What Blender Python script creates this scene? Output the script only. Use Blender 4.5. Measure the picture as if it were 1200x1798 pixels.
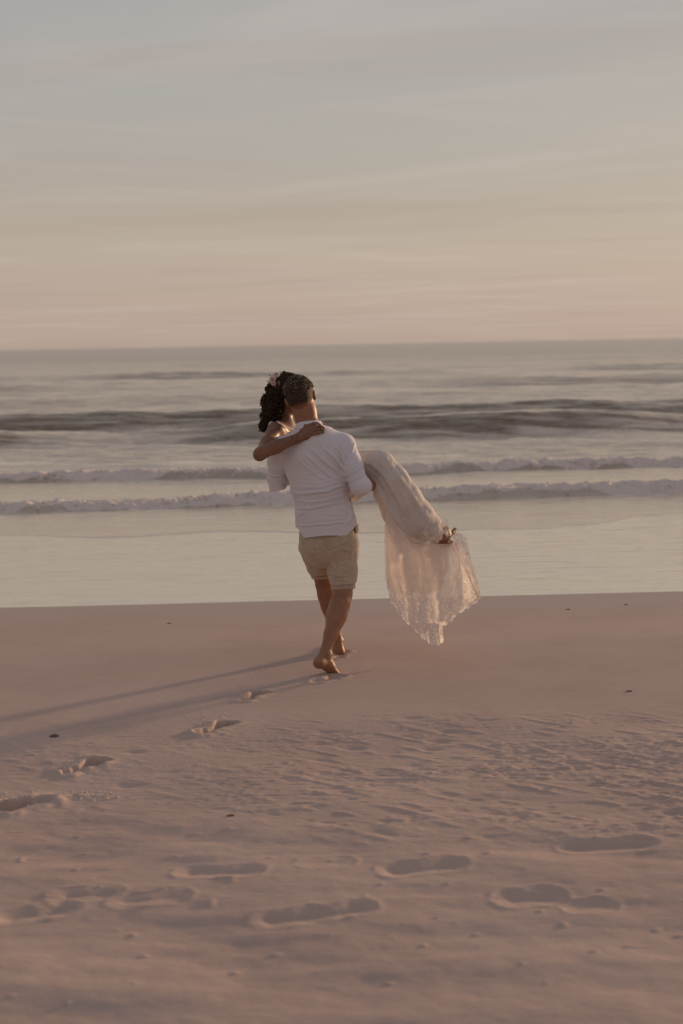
import bpy, bmesh, math, random
import numpy as np
from mathutils import Vector, Matrix

random.seed(7)
rng = np.random.default_rng(7)
for o in list(bpy.data.objects):
    bpy.data.objects.remove(o)
scene = bpy.context.scene
COL = scene.collection

# ---------------------------------------------------------------- camera
CAM_H = 1.90
FPX = 2497.0                      # focal length in pixels of the 1200x1798 picture (50 mm)
cam_data = bpy.data.cameras.new('camera')
cam_data.lens = 50.0
cam_data.sensor_width = 36.0
cam_data.clip_start = 0.1
cam_data.clip_end = 20000
cam_data.dof.use_dof = True
cam_data.dof.focus_distance = 8.3
cam_data.dof.aperture_fstop = 2.4
cam = bpy.data.objects.new('camera', cam_data)
COL.objects.link(cam)
CAM_M = (Matrix.Translation((0, 0, CAM_H))
         @ Matrix.Rotation(math.radians(90 - 6.74), 4, 'X')
         @ Matrix.Rotation(math.radians(-1.0), 4, 'Z'))
cam.matrix_world = CAM_M
scene.camera = cam

# ---------------------------------------------------------------- sky, sun, exposure
SUN_EL = math.radians(6.4)
SUN_DIR = Vector((0.76, 0.65, 0)).normalized() * math.cos(SUN_EL) + Vector((0, 0, math.sin(SUN_EL)))
SUN_STRENGTH = 3.2
scene.view_settings.view_transform = 'Standard'
scene.view_settings.look = 'None'
scene.view_settings.exposure = 0.07
scene.view_settings.gamma = 1.0
scene.view_settings.use_curve_mapping = False

sun_d = bpy.data.lights.new('sun', 'SUN')
sun_d.energy = SUN_STRENGTH
sun_d.color = (1.0, 0.66, 0.40)
sun_d.angle = math.radians(3.0)
sun = bpy.data.objects.new('sun', sun_d)
sun.rotation_euler = SUN_DIR.to_track_quat('Z', 'Y').to_euler()
COL.objects.link(sun)

def lin(r, g, b):
    f = lambda c: (c / 255 / 12.92) if c / 255 <= 0.04045 else ((c / 255 + 0.055) / 1.055) ** 2.4
    return (f(r), f(g), f(b))

def lin4(r, g, b):
    return lin(r, g, b) + (1.0,)

world = bpy.data.worlds.new('World')
scene.world = world
world.use_nodes = True
wn, wl = world.node_tree.nodes, world.node_tree.links
wn.clear()

def wnode(t, **kw):
    n = wn.new(t)
    for k, v in kw.items():
        setattr(n, k, v)
    return n

def wmath(op, a, b=None, clamp=False):
    n = wnode('ShaderNodeMath', operation=op, use_clamp=clamp)
    for i, v in enumerate((a, b)):
        if v is None:
            continue
        if isinstance(v, (int, float)):
            n.inputs[i].default_value = v
        else:
            wl.new(v, n.inputs[i])
    return n.outputs[0]

def wmix(fac, a, b, mode='MIX'):
    n = wnode('ShaderNodeMix', data_type='RGBA', blend_type=mode)
    for i, v in ((0, fac), (6, a), (7, b)):
        if isinstance(v, (int, float, tuple)):
            n.inputs[i].default_value = v
        else:
            wl.new(v, n.inputs[i])
    return n.outputs[2]

out = wnode('ShaderNodeOutputWorld')
bg = wnode('ShaderNodeBackground')
wl.new(bg.outputs[0], out.inputs[0])
tc = wnode('ShaderNodeTexCoord')
sep = wnode('ShaderNodeSeparateXYZ')
wl.new(tc.outputs['Generated'], sep.inputs[0])
X, Y, Z = sep.outputs
ramp = wnode('ShaderNodeValToRGB')
wl.new(Z, ramp.inputs[0])
cr = ramp.color_ramp
SKY = [(-0.02, (188, 166, 151)), (0.006, (193, 172, 157)), (0.04, (195, 177, 161)), (0.08, (191, 179, 163)),
       (0.125, (184, 177, 166)), (0.19, (179, 176, 171)), (0.30, (174, 172, 170)),
       (0.55, (162, 158, 164)), (1.0, (146, 146, 158))]
while len(cr.elements) < len(SKY):
    cr.elements.new(0.5)
for e, (p, c) in zip(cr.elements, SKY):
    e.position = max(0, p)
    e.color = lin4(*c)
base = ramp.outputs[0]
# brighter and warmer towards the sun's side of the sky, cooler opposite
dot = wnode('ShaderNodeVectorMath', operation='DOT_PRODUCT')
wl.new(tc.outputs['Generated'], dot.inputs[0])
dot.inputs[1].default_value = tuple(SUN_DIR)
towards = wmath('MULTIPLY_ADD', dot.outputs['Value'], 0.5)
towards.node.inputs[2].default_value = 0.5
tp = wmath('POWER', towards, 3.0, clamp=True)
gain = wmath('MULTIPLY_ADD', tp, 0.16)
gain.node.inputs[2].default_value = 0.90
comb = wnode('ShaderNodeCombineXYZ')
g2 = wmath('MULTIPLY_ADD', tp, 0.15); g2.node.inputs[2].default_value = 0.90
g3 = wmath('MULTIPLY_ADD', tp, 0.13); g3.node.inputs[2].default_value = 0.93
wl.new(gain, comb.inputs[0]); wl.new(g2, comb.inputs[1]); wl.new(g3, comb.inputs[2])
base = wmix(1.0, base, comb.outputs[0], 'MULTIPLY')
# thin high cloud: streaks in a flat layer seen in perspective
zz = wmath('ADD', wmath('MAXIMUM', Z, 0.0), 0.035)
cx = wmath('DIVIDE', X, zz)
cy = wmath('DIVIDE', Y, zz)
def cloud(rot, sx, sy, scale, lo, hi, off, detail=6, dist=0.6):
    cv = wnode('ShaderNodeCombineXYZ')
    wl.new(cx, cv.inputs[0]); wl.new(cy, cv.inputs[1]); cv.inputs[2].default_value = off
    mp = wnode('ShaderNodeMapping')
    mp.inputs['Rotation'].default_value = (0, 0, math.radians(rot))
    mp2 = wnode('ShaderNodeMapping')
    mp2.inputs['Scale'].default_value = (sx, sy, 1)
    wl.new(cv.outputs[0], mp.inputs[0]); wl.new(mp.outputs[0], mp2.inputs[0])
    nz = wnode('ShaderNodeTexNoise')
    nz.inputs['Scale'].default_value = scale
    nz.inputs['Detail'].default_value = detail
    nz.inputs['Roughness'].default_value = 0.58
    nz.inputs['Distortion'].default_value = dist
    wl.new(mp2.outputs[0], nz.inputs['Vector'])
    mr = wnode('ShaderNodeMapRange', interpolation_type='SMOOTHSTEP')
    mr.inputs[1].default_value = lo; mr.inputs[2].default_value = hi
    wl.new(nz.outputs[0], mr.inputs[0])
    return mr.outputs[0]
c1 = cloud(28, 0.40, 1.1, 0.85, 0.47, 0.80, 3.1)
c2 = cloud(-32, 0.30, 1.2, 0.8, 0.52, 0.80, 9.7)
c3 = cloud(6, 0.28, 0.9, 0.9, 0.46, 0.72, 21.3, 6)
base = wmix(wmath('MULTIPLY', c1, 0.34), base, lin4(212, 198, 188))
base = wmix(wmath('MULTIPLY', c2, 0.36), base, lin4(212, 197, 184))
base = wmix(wmath('MULTIPLY', c3, 0.30), base, lin4(174, 155, 145))
# a physical sky at the same sun direction underlies it
nish = wnode('ShaderNodeTexSky', sky_type='NISHITA')
nish.sun_disc = False
nish.sun_elevation = SUN_EL
nish.sun_rotation = math.atan2(SUN_DIR.x, SUN_DIR.y)
nish.dust_density = 3.0
nsc = wmix(1.0, nish.outputs[0], (1.0, 0.95, 0.92, 1), 'MULTIPLY')
bgn = wnode('ShaderNodeBackground'); bgn.inputs[1].default_value = 0.05 * 0.14
wl.new(nsc, bgn.inputs[0])
bg.inputs[1].default_value = 0.86
wl.new(base, bg.inputs[0])
add = wnode('ShaderNodeAddShader')
wl.new(bg.outputs[0], add.inputs[0]); wl.new(bgn.outputs[0], add.inputs[1])
wl.new(add.outputs[0], out.inputs[0])

# ---------------------------------------------------------------- helpers
def at(px, py, depth):
    """world point that the pixel (of the 1200x1798 photograph) shows at distance y = depth"""
    v = CAM_M.to_3x3() @ Vector(((px - 600) / FPX, -(py - 899) / FPX, -1.0))
    return Vector((v.x / v.y * depth, depth, CAM_H + v.z / v.y * depth))

def on_plane(px, py, z=0.0):
    v = CAM_M.to_3x3() @ Vector(((px - 600) / FPX, -(py - 899) / FPX, -1.0))
    t = (z - CAM_H) / v.z
    return Vector((v.x * t, v.y * t, z))

def smooth(a, b, x):
    t = np.clip((x - a) / (b - a), 0, 1)
    return t * t * (3 - 2 * t)

def _h(ix, iy, iz, seed):
    n = (ix.astype(np.int64) * 374761393 + iy.astype(np.int64) * 668265263 + iz.astype(np.int64) * 2147483647 + seed * 1274126177) & 0xffffffff
    n = ((n ^ (n >> 13)) * 1274126177) & 0xffffffff
    n = ((n ^ (n >> 16)) * 2246822519) & 0xffffffff
    return ((n ^ (n >> 15)) & 0xffff) / 65535.0 * 2 - 1

def noise3(x, y, z, seed=0):
    x, y, z = np.broadcast_arrays(x, y, z)
    xi, yi, zi = np.floor(x), np.floor(y), np.floor(z)
    fx, fy, fz = x - xi, y - yi, z - zi
    ux, uy, uz = (t * t * t * (t * (t * 6 - 15) + 10) for t in (fx, fy, fz))
    r = 0
    for dx in (0, 1):
        wx = ux if dx else 1 - ux
        for dy in (0, 1):
            wy = uy if dy else 1 - uy
            for dz in (0, 1):
                wz = uz if dz else 1 - uz
                r = r + _h(xi + dx, yi + dy, zi + dz, seed) * wx * wy * wz
    return r

def noise2(x, y, seed=0):
    x, y = np.broadcast_arrays(x, y)
    xi, yi = np.floor(x), np.floor(y)
    fx, fy = x - xi, y - yi
    ux, uy = (t * t * t * (t * (t * 6 - 15) + 10) for t in (fx, fy))
    r = 0
    z0 = np.zeros_like(xi)
    for dx in (0, 1):
        wx = ux if dx else 1 - ux
        for dy in (0, 1):
            wy = uy if dy else 1 - uy
            r = r + _h(xi + dx, yi + dy, z0, seed) * wx * wy
    return r

def fbm2(x, y, octaves=4, seed=0, gain=0.5):
    r, a = 0, 1.0
    for i in range(octaves):
        r = r + a * noise2(x, y, seed + i * 17)
        x, y, a = x * 2.03 + 3.1, y * 2.03 - 1.7, a * gain
    return r

def mesh_from(name, verts, faces, smooth_shade=True):
    me = bpy.data.meshes.new(name)
    verts = np.asarray(verts, dtype=np.float32)
    faces = np.asarray(faces, dtype=np.int32)
    n = faces.shape[1]
    me.vertices.add(len(verts)); me.vertices.foreach_set('co', verts.ravel())
    me.loops.add(faces.size); me.loops.foreach_set('vertex_index', faces.ravel())
    me.polygons.add(len(faces))
    me.polygons.foreach_set('loop_start', np.arange(0, faces.size, n, dtype=np.int32))
    if smooth_shade:
        me.polygons.foreach_set('use_smooth', np.ones(len(faces), dtype=bool))
    me.update(calc_edges=True)
    me.validate()
    return me

def grid_faces(nr, nc):
    i = np.arange(nr - 1)[:, None] * nc + np.arange(nc - 1)[None, :]
    return np.stack([i, i + 1, i + nc + 1, i + nc], -1).reshape(-1, 4)

def link(name, me, mat=None, parent=None):
    o = bpy.data.objects.new(name, me)
    COL.objects.link(o)
    if mat is not None:
        me.materials.append(mat)
    if parent is not None:
        o.parent = parent
        o.matrix_parent_inverse = parent.matrix_world.inverted()
    return o

def tag(o, label=None, cat=None, group=None, kind=None):
    for k, v in (('label', label), ('category', cat), ('group', group), ('kind', kind)):
        if v:
            o[k] = v
    return o

def add_attr(me, name, vals):
    a = me.attributes.new(name, 'FLOAT', 'POINT')
    a.data.foreach_set('value', np.asarray(vals, dtype=np.float32).ravel())

# ---------------------------------------------------------------- material helpers
class Mat:
    def __init__(self, name):
        self.m = bpy.data.materials.new(name)
        self.m.use_nodes = True
        self.nt = self.m.node_tree
        self.nt.nodes.clear()
        self.out = self.node('ShaderNodeOutputMaterial')
        self.b = self.node('ShaderNodeBsdfPrincipled')
        self.link(self.b.outputs[0], self.out.inputs[0])
        self._co = None
    def node(self, t, **kw):
        n = self.nt.nodes.new(t)
        for k, v in kw.items():
            setattr(n, k, v)
        return n
    def link(self, a, b):
        self.nt.links.new(a, b)
    def put(self, sock, v):
        if isinstance(v, (int, float)):
            sock.default_value = v
        elif isinstance(v, (tuple, list)):
            sock.default_value = tuple(v) if len(v) == len(sock.default_value) else tuple(v) + (1,)
        else:
            self.link(v, sock)
    def set(self, **kw):
        for k, v in kw.items():
            self.put(self.b.inputs[k.replace('_', ' ')], v)
    def co(self):
        if self._co is None:
            self._co = self.node('ShaderNodeTexCoord').outputs['Object']
        return self._co
    def mapping(self, scale=(1, 1, 1), rot=(0, 0, 0), loc=(0, 0, 0), vec=None):
        mp = self.node('ShaderNodeMapping')
        mp.inputs['Scale'].default_value = scale
        mp.inputs['Rotation'].default_value = rot
        mp.inputs['Location'].default_value = loc
        self.link(vec or self.co(), mp.inputs[0])
        return mp.outputs[0]
    def noise(self, scale, detail=4, rough=0.5, dist=0.0, vec=None):
        n = self.node('ShaderNodeTexNoise')
        n.inputs['Scale'].default_value = scale
        n.inputs['Detail'].default_value = detail
        n.inputs['Roughness'].default_value = rough
        n.inputs['Distortion'].default_value = dist
        self.link(vec or self.co(), n.inputs['Vector'])
        return n.outputs[0]
    def vor(self, scale, feature='F1', out='Distance', vec=None):
        n = self.node('ShaderNodeTexVoronoi', feature=feature)
        n.inputs['Scale'].default_value = scale
        self.link(vec or self.co(), n.inputs['Vector'])
        return n.outputs[out]
    def math(self, op, a, b=None, c=None, clamp=False):
        n = self.node('ShaderNodeMath', operation=op, use_clamp=clamp)
        for i, v in enumerate((a, b, c)):
            if v is not None:
                self.put(n.inputs[i], v)
        return n.outputs[0]
    def rng(self, v, a, b, c=0.0, d=1.0, smooth=True):
        n = self.node('ShaderNodeMapRange', interpolation_type='SMOOTHSTEP' if smooth else 'LINEAR')
        self.put(n.inputs[0], v)
        for i, t in enumerate((a, b, c, d)):
            self.put(n.inputs[i + 1], t)
        return n.outputs[0]
    def mix(self, fac, a, b, mode='MIX'):
        n = self.node('ShaderNodeMix', data_type='RGBA', blend_type=mode)
        self.put(n.inputs[0], fac); self.put(n.inputs[6], a); self.put(n.inputs[7], b)
        return n.outputs[2]
    def bump(self, h, dist, strength=1.0, prev=None):
        n = self.node('ShaderNodeBump')
        n.inputs['Distance'].default_value = dist
        self.put(n.inputs['Strength'], strength)
        self.link(h, n.inputs['Height'])
        if prev is not None:
            self.link(prev, n.inputs['Normal'])
        return n.outputs[0]
    def attr(self, name):
        n = self.node('ShaderNodeAttribute', attribute_name=name)
        return n.outputs['Fac']

def make_materials():
    M = {}
    # dry beach sand
    m = Mat('sand')
    big = m.noise(1.3, 5, 0.55)
    mid = m.noise(11, 5, 0.6, vec=m.mapping((0.7, 1.6, 1)))
    fine = m.noise(260, 3, 0.7)
    grain = m.vor(520, out='Color')
    c = m.mix(m.rng(big, 0.3, 0.7), (0.46, 0.340, 0.280), (0.54, 0.410, 0.340))
    c = m.mix(m.rng(mid, 0.35, 0.75), c, (0.525, 0.392, 0.322))
    c = m.mix(m.rng(fine, 0.35, 0.8, 0, 0.35), c, (0.62, 0.47, 0.39))
    # damp band near the water line
    wet = m.attr('wet')
    c = m.mix(wet, c, (0.43, 0.32, 0.262))
    m.set(Base_Color=c, Roughness=m.rng(wet, 0, 1, 0.92, 0.48))
    m.put(m.b.inputs['Specular IOR Level'], m.rng(wet, 0, 1, 0.15, 0.35))
    n1 = m.bump(m.noise(38, 6, 0.65, vec=m.mapping((0.8, 1.7, 1))), 0.0045, m.rng(m.attr('rough'), 0, 1, 0.25, 1.0))
    n2 = m.bump(m.noise(330, 3, 0.7), 0.0012, m.rng(wet, 0, 1, 0.9, 0.2), n1)
    m.set(Normal=n2)
    M['sand'] = m.m
    # loose crumbs of sand
    m = Mat('sand_crumb')
    c = m.mix(m.noise(60, 2), (0.60, 0.48, 0.41), (0.82, 0.70, 0.62))
    m.set(Base_Color=c, Roughness=0.9)
    M['crumb'] = m.m
    # wet sand under a film of water: a dull mirror
    m = Mat('wet_sand')
    n = m.noise(1.0, 4, 0.5, vec=m.mapping((0.35, 2.6, 1)))
    rip = m.noise(1.0, 3, 0.55, 0.3, vec=m.mapping((1.2, 9, 1)))
    m.set(Base_Color=m.mix(n, (0.88, 0.785, 0.68), (0.94, 0.845, 0.74)), Roughness=0.14, IOR=3.6)
    nn = m.bump(rip, 0.018, 0.6)
    m.set(Normal=nn)
    m.b.inputs['Specular Tint'].default_value = (1.0, 0.96, 0.88, 1)
    m.b.inputs['Metallic'].default_value = 0.7
    M['wet'] = m.m
    # sea water
    m = Mat('sea_water')
    foam = m.attr('foam')
    near = m.attr('near')
    a = m.noise(1.0, 5, 0.62, 0.4, vec=m.mapping((0.55, 1.7, 1)))
    b = m.noise(1.0, 4, 0.6, 0.3, vec=m.mapping((2.4, 7.0, 1)))
    d = m.noise(1.0, 4, 0.6, 0.3, vec=m.mapping((0.05, 0.16, 1)))
    nn = m.bump(d, 0.5, m.rng(near, 0, 1, 0.5, 0.05))
    nn = m.bump(a, 0.20, m.rng(near, 0, 1, 0.9, 0.22), nn)
    nn = m.bump(b, 0.035, m.rng(near, 0, 1, 0.8, 0.45), nn)
    body = m.mix(m.rng(d, 0.35, 0.65), (0.76, 0.66, 0.52), (0.86, 0.76, 0.62))
    body = m.mix(m.attr('clear'), body, (0.165, 0.105, 0.050))  # clear: brown foamless water, plus wave-face shade put into the colour
    body = m.mix(m.math('MULTIPLY', near, m.math('SUBTRACT', 1.0, m.attr('clear'))), body, (0.84, 0.74, 0.60))
    fn = m.noise(9, 5, 0.7)
    fm = m.rng(m.math('ADD', foam, m.math('MULTIPLY', m.math('SUBTRACT', fn, 0.5), 0.9)), 0.35, 0.75)
    c = m.mix(fm, body, (0.78, 0.68, 0.61))
    nn2 = m.bump(m.noise(22, 5, 0.7), 0.03, m.math('MULTIPLY', fm, 0.8), nn)
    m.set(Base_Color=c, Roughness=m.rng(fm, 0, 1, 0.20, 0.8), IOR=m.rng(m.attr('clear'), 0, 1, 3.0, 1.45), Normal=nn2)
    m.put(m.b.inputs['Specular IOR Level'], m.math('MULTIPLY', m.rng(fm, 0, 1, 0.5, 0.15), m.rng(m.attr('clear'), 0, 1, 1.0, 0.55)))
    m.b.inputs['Specular Tint'].default_value = (1.0, 0.93, 0.82, 1)
    m.put(m.b.inputs['Metallic'], m.math('MULTIPLY', 0.5, m.math('MULTIPLY', m.math('SUBTRACT', 1.0, m.attr('clear')), m.math('SUBTRACT', 1.0, fm)), clamp=True))
    M['sea'] = m.m
    m = Mat('sea_foam')
    m.set(Base_Color=m.mix(m.noise(14, 4), (0.62, 0.53, 0.47), (0.74, 0.65, 0.58)), Roughness=0.75)
    m.put(m.b.inputs['Subsurface Weight'], 0.0)
    M['foam'] = m.m
    return M
M = make_materials()

# ---------------------------------------------------------------- sand
def print_field(gx, gy, p_heel, p_toe, width, depth, rim, soft, toes=True, toe_extra=0.02):
    """height change of one footprint pressed from p_heel to p_toe"""
    hx, hy = p_heel; tx, ty = p_toe
    L = math.hypot(tx - hx, ty - hy)
    ux, uy = (tx - hx) / L, (ty - hy) / L
    m = (np.abs(gx - (hx + tx) / 2) < L * 0.5 + 0.35) & (np.abs(gy - (hy + ty) / 2) < L * 0.5 + 0.35)
    x, y = gx[m] - hx, gy[m] - hy
    s = x * ux + y * uy
    t = -x * uy + y * ux
    nz = fbm2(gx[m] * 38, gy[m] * 38, 3, 5) * 0.006 * (1 if soft < 0.02 else 0.6)
    def seg(s0, t0, r0, s1, t1, r1):
        k = np.clip(((s - s0) * (s1 - s0) + (t - t0) * (t1 - t0)) / ((s1 - s0) ** 2 + (t1 - t0) ** 2 + 1e-9), 0, 1)
        return np.hypot(s - s0 - k * (s1 - s0), t - t0 - k * (t1 - t0)) - (r0 + (r1 - r0) * k)
    w = width
    d = np.minimum(seg(L * .14, 0, w * .36, L * .5, -w * .06, w * .27), seg(L * .5, -w * .06, w * .27, L * .76, 0, w * .5)) + nz
    h = -depth * smooth(soft, -soft, d) * ((0.45 + 0.85 * smooth(.45 * L, .85 * L, s)) if toes else 1.0)
    if toes:
        for k in range(5):
            tt = (-0.42 + 0.21 * k) * w
            ss = L * (0.97 - 0.035 * abs(k - 1) ** 1.4)
            dd = np.hypot((s - ss) * 0.8, t - tt) - w * (0.13 if k else 0.16)
            h = np.minimum(h, -(depth + toe_extra) * smooth(0.006, -0.008, dd))
    h = h + rim * np.exp(-((d - soft - rim * 1.3) / (rim * 2.2 + 0.004)) ** 2) * (0.7 + 0.6 * noise2(gx[m] * 22, gy[m] * 22, 9))
    out = np.zeros_like(gx)
    out[m] = h
    return out

def G(px, py):
    p = on_plane(px, py)
    return p.x, p.y

def build_sand():
    def axis(dense_lo, dense_hi, step, lo, hi, growth=1.12):
        mid = np.arange(dense_lo, dense_hi, step)
        a, s, v = [], step, dense_lo
        while v > lo:
            s *= growth; v -= s; a.append(v)
        b, s, v = [], step, mid[-1]
        while v < hi:
            s *= growth; v += s; b.append(v)
        return np.concatenate([a[::-1], mid, b])
    xs = axis(-2.35, 2.35, 0.0085, -7000, 7000)
    ys = axis(3.6, 9.2, 0.0085, -60, 9000, 1.10)
    gx, gy = np.meshgrid(xs, ys)
    h = np.zeros_like(gx)
    near = 1 - smooth(7.6, 9.5, gy)
    # slope to the sea, rounded berm
    h += -0.050 * np.maximum(gy - 8.85 - 0.04 * np.clip(gx, -8, 8), 0) ** 1.15 * (gy < 200) - 6.0 * smooth(60, 200, gy)
    edge = np.exp(-((np.abs(gx) / 60) ** 2))
    far = 1 - smooth(20, 60, np.hypot(gx, gy))
    h += far * 0.011 * fbm2(gx * 0.55 + 4, gy * 1.1, 3, 3) * (0.12 + 0.88 * (1 - smooth(6.2, 9, gy)))
    fg = 1 - smooth(5.1, 6.2, gy)
    h += far * fg * 0.013 * fbm2(gx * 1.1 + 9, gy * 2.9 + 2, 3, 31)
    h += far * fg * 0.0016 * fbm2(gx * 9, gy * 14, 3, 41)
    # scratchy wind ripples in the middle distance
    zone = smooth(5.0, 5.6, gy) * (1 - smooth(6.6, 7.4, gy)) * (0.35 + 0.65 * smooth(-0.9, 0.4, gx))
    r = fbm2(gx * 17 + 1.2 * noise2(gx * 3, gy * 3, 8), gy * 40, 4, 51, 0.7) * (0.55 + 0.9 * smooth(-.3, .5, fbm2(gx * 2.2, gy * 3.1, 3, 57)))
    h += far * zone * 0.0023 * (np.abs(r) ** 1.3 * np.sign(r))
    r2 = noise2((gx * 0.75 + gy) * 20, (gx - gy) * 5, 61)
    h += far * zone * 0.0040 * np.maximum(r2 - 0.3, 0) * 2
    pits = noise2(gx * 13, gy * 26, 71)
    h -= far * (zone * 0.5 + fg * 0.08) * 0.005 * smooth(0.66, 0.9, pits)
    lumps = noise2(gx * 17 + 40, gy * 24, 77)
    h += far * fg * 0.004 * smooth(0.86, 0.97, lumps)
    P = lambda a, b, *k, **kw: print_field(gx, gy, a, b, *k, **kw)
    # fresh bare footprints of the walk
    fresh = [((424, 1231), (464, 1214), .095, .024, .010), ((346, 1289), (408, 1265), .105, .030, .011),
             ((112, 1356), (184, 1330), .105, .030, .011)]
    for a, b, w, d, rm in fresh:
        h += P(G(*a), G(*b), w * .9, d * 1.7, rm, 0.005, toe_extra=.016)
    h += P(G(84, 1400), G(-6, 1418), .125, .018, .016, 0.006, toes=False)
    h += P(G(52, 1404), G(2, 1410), .075, .038, .004, 0.008, toes=False)
    # under the two feet
    h += P(G(552, 1199), G(602, 1185), .10, .012, .007, 0.012, toes=False)
    h += P(G(592, 1158), G(604, 1140), .085, .006, .005, 0.012, toes=False)
    # old soft prints in the foreground, each a heel and a ball dent
    for (x0, y0), (x1, y1), w, d in [((675, 1530), (820, 1513), .135, .040), ((990, 1486), (1162, 1478), .14, .042),
                               ((890, 1578), (975, 1570), .15, .040), ((1010, 1592), (1066, 1587), .08, .026),
                               ((465, 1614), (572, 1604), .14, .044), ((578, 1604), (640, 1592), .11, .036),
                               ((318, 1528), (465, 1529), .12, .036), ((0, 1610), (136, 1586), .13, .042),
                               ((105, 1572), (200, 1562), .13, .040), ((205, 1583), (330, 1570), .11, .026),
                               ((545, 1516), (605, 1513), .09, .022), ((1090, 1299), (1128, 1297), .06, .018)]:
        h += P(G(x0, y0), G(x1, y1), w * .50, d * .56 * (0.85 + 0.3 * math.sin(x0)), .003, 0.052, toes=False)
    for px, py in [(575, 1283), (570, 1302), (563, 1330), (618, 1310), (236, 1319), (300, 1352), (225, 1375),
                   (790, 1283), (722, 1262), (770, 1298), (760, 1312), (725, 1340)]:
        x, y = G(px, py)
        h -= 0.0075 * np.exp(-((gx - x) / 0.055) ** 2 - ((gy - y) / 0.028) ** 2)
    # scuffed crumbly line beside the fourth print
    x, y = G(135, 1393)
    h += 0.008 * np.exp(-((gx - x) / .13) ** 2 - ((gy - y) / .03) ** 2) * (0.5 + noise2(gx * 40, gy * 40, 91))
    me = mesh_from('sand', np.stack([gx, gy, h], -1).reshape(-1, 3), grid_faces(*gx.shape))
    add_attr(me, 'wet', (smooth(9.4, 11.2, gy + 0.25 * noise2(gx * 0.6, gy * 2, 5))))
    add_attr(me, 'rough', np.clip(zone + 0.5 * fg, 0, 1))
    o = link('sand', me, M['sand'])
    tag(o, kind='structure')
    def height(x, y):
        i = int(np.clip(np.searchsorted(ys, y), 1, len(ys) - 1)); j = int(np.clip(np.searchsorted(xs, x), 1, len(xs) - 1))
        return float(h[i, j])
    return height
sand_height = build_sand()

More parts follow.
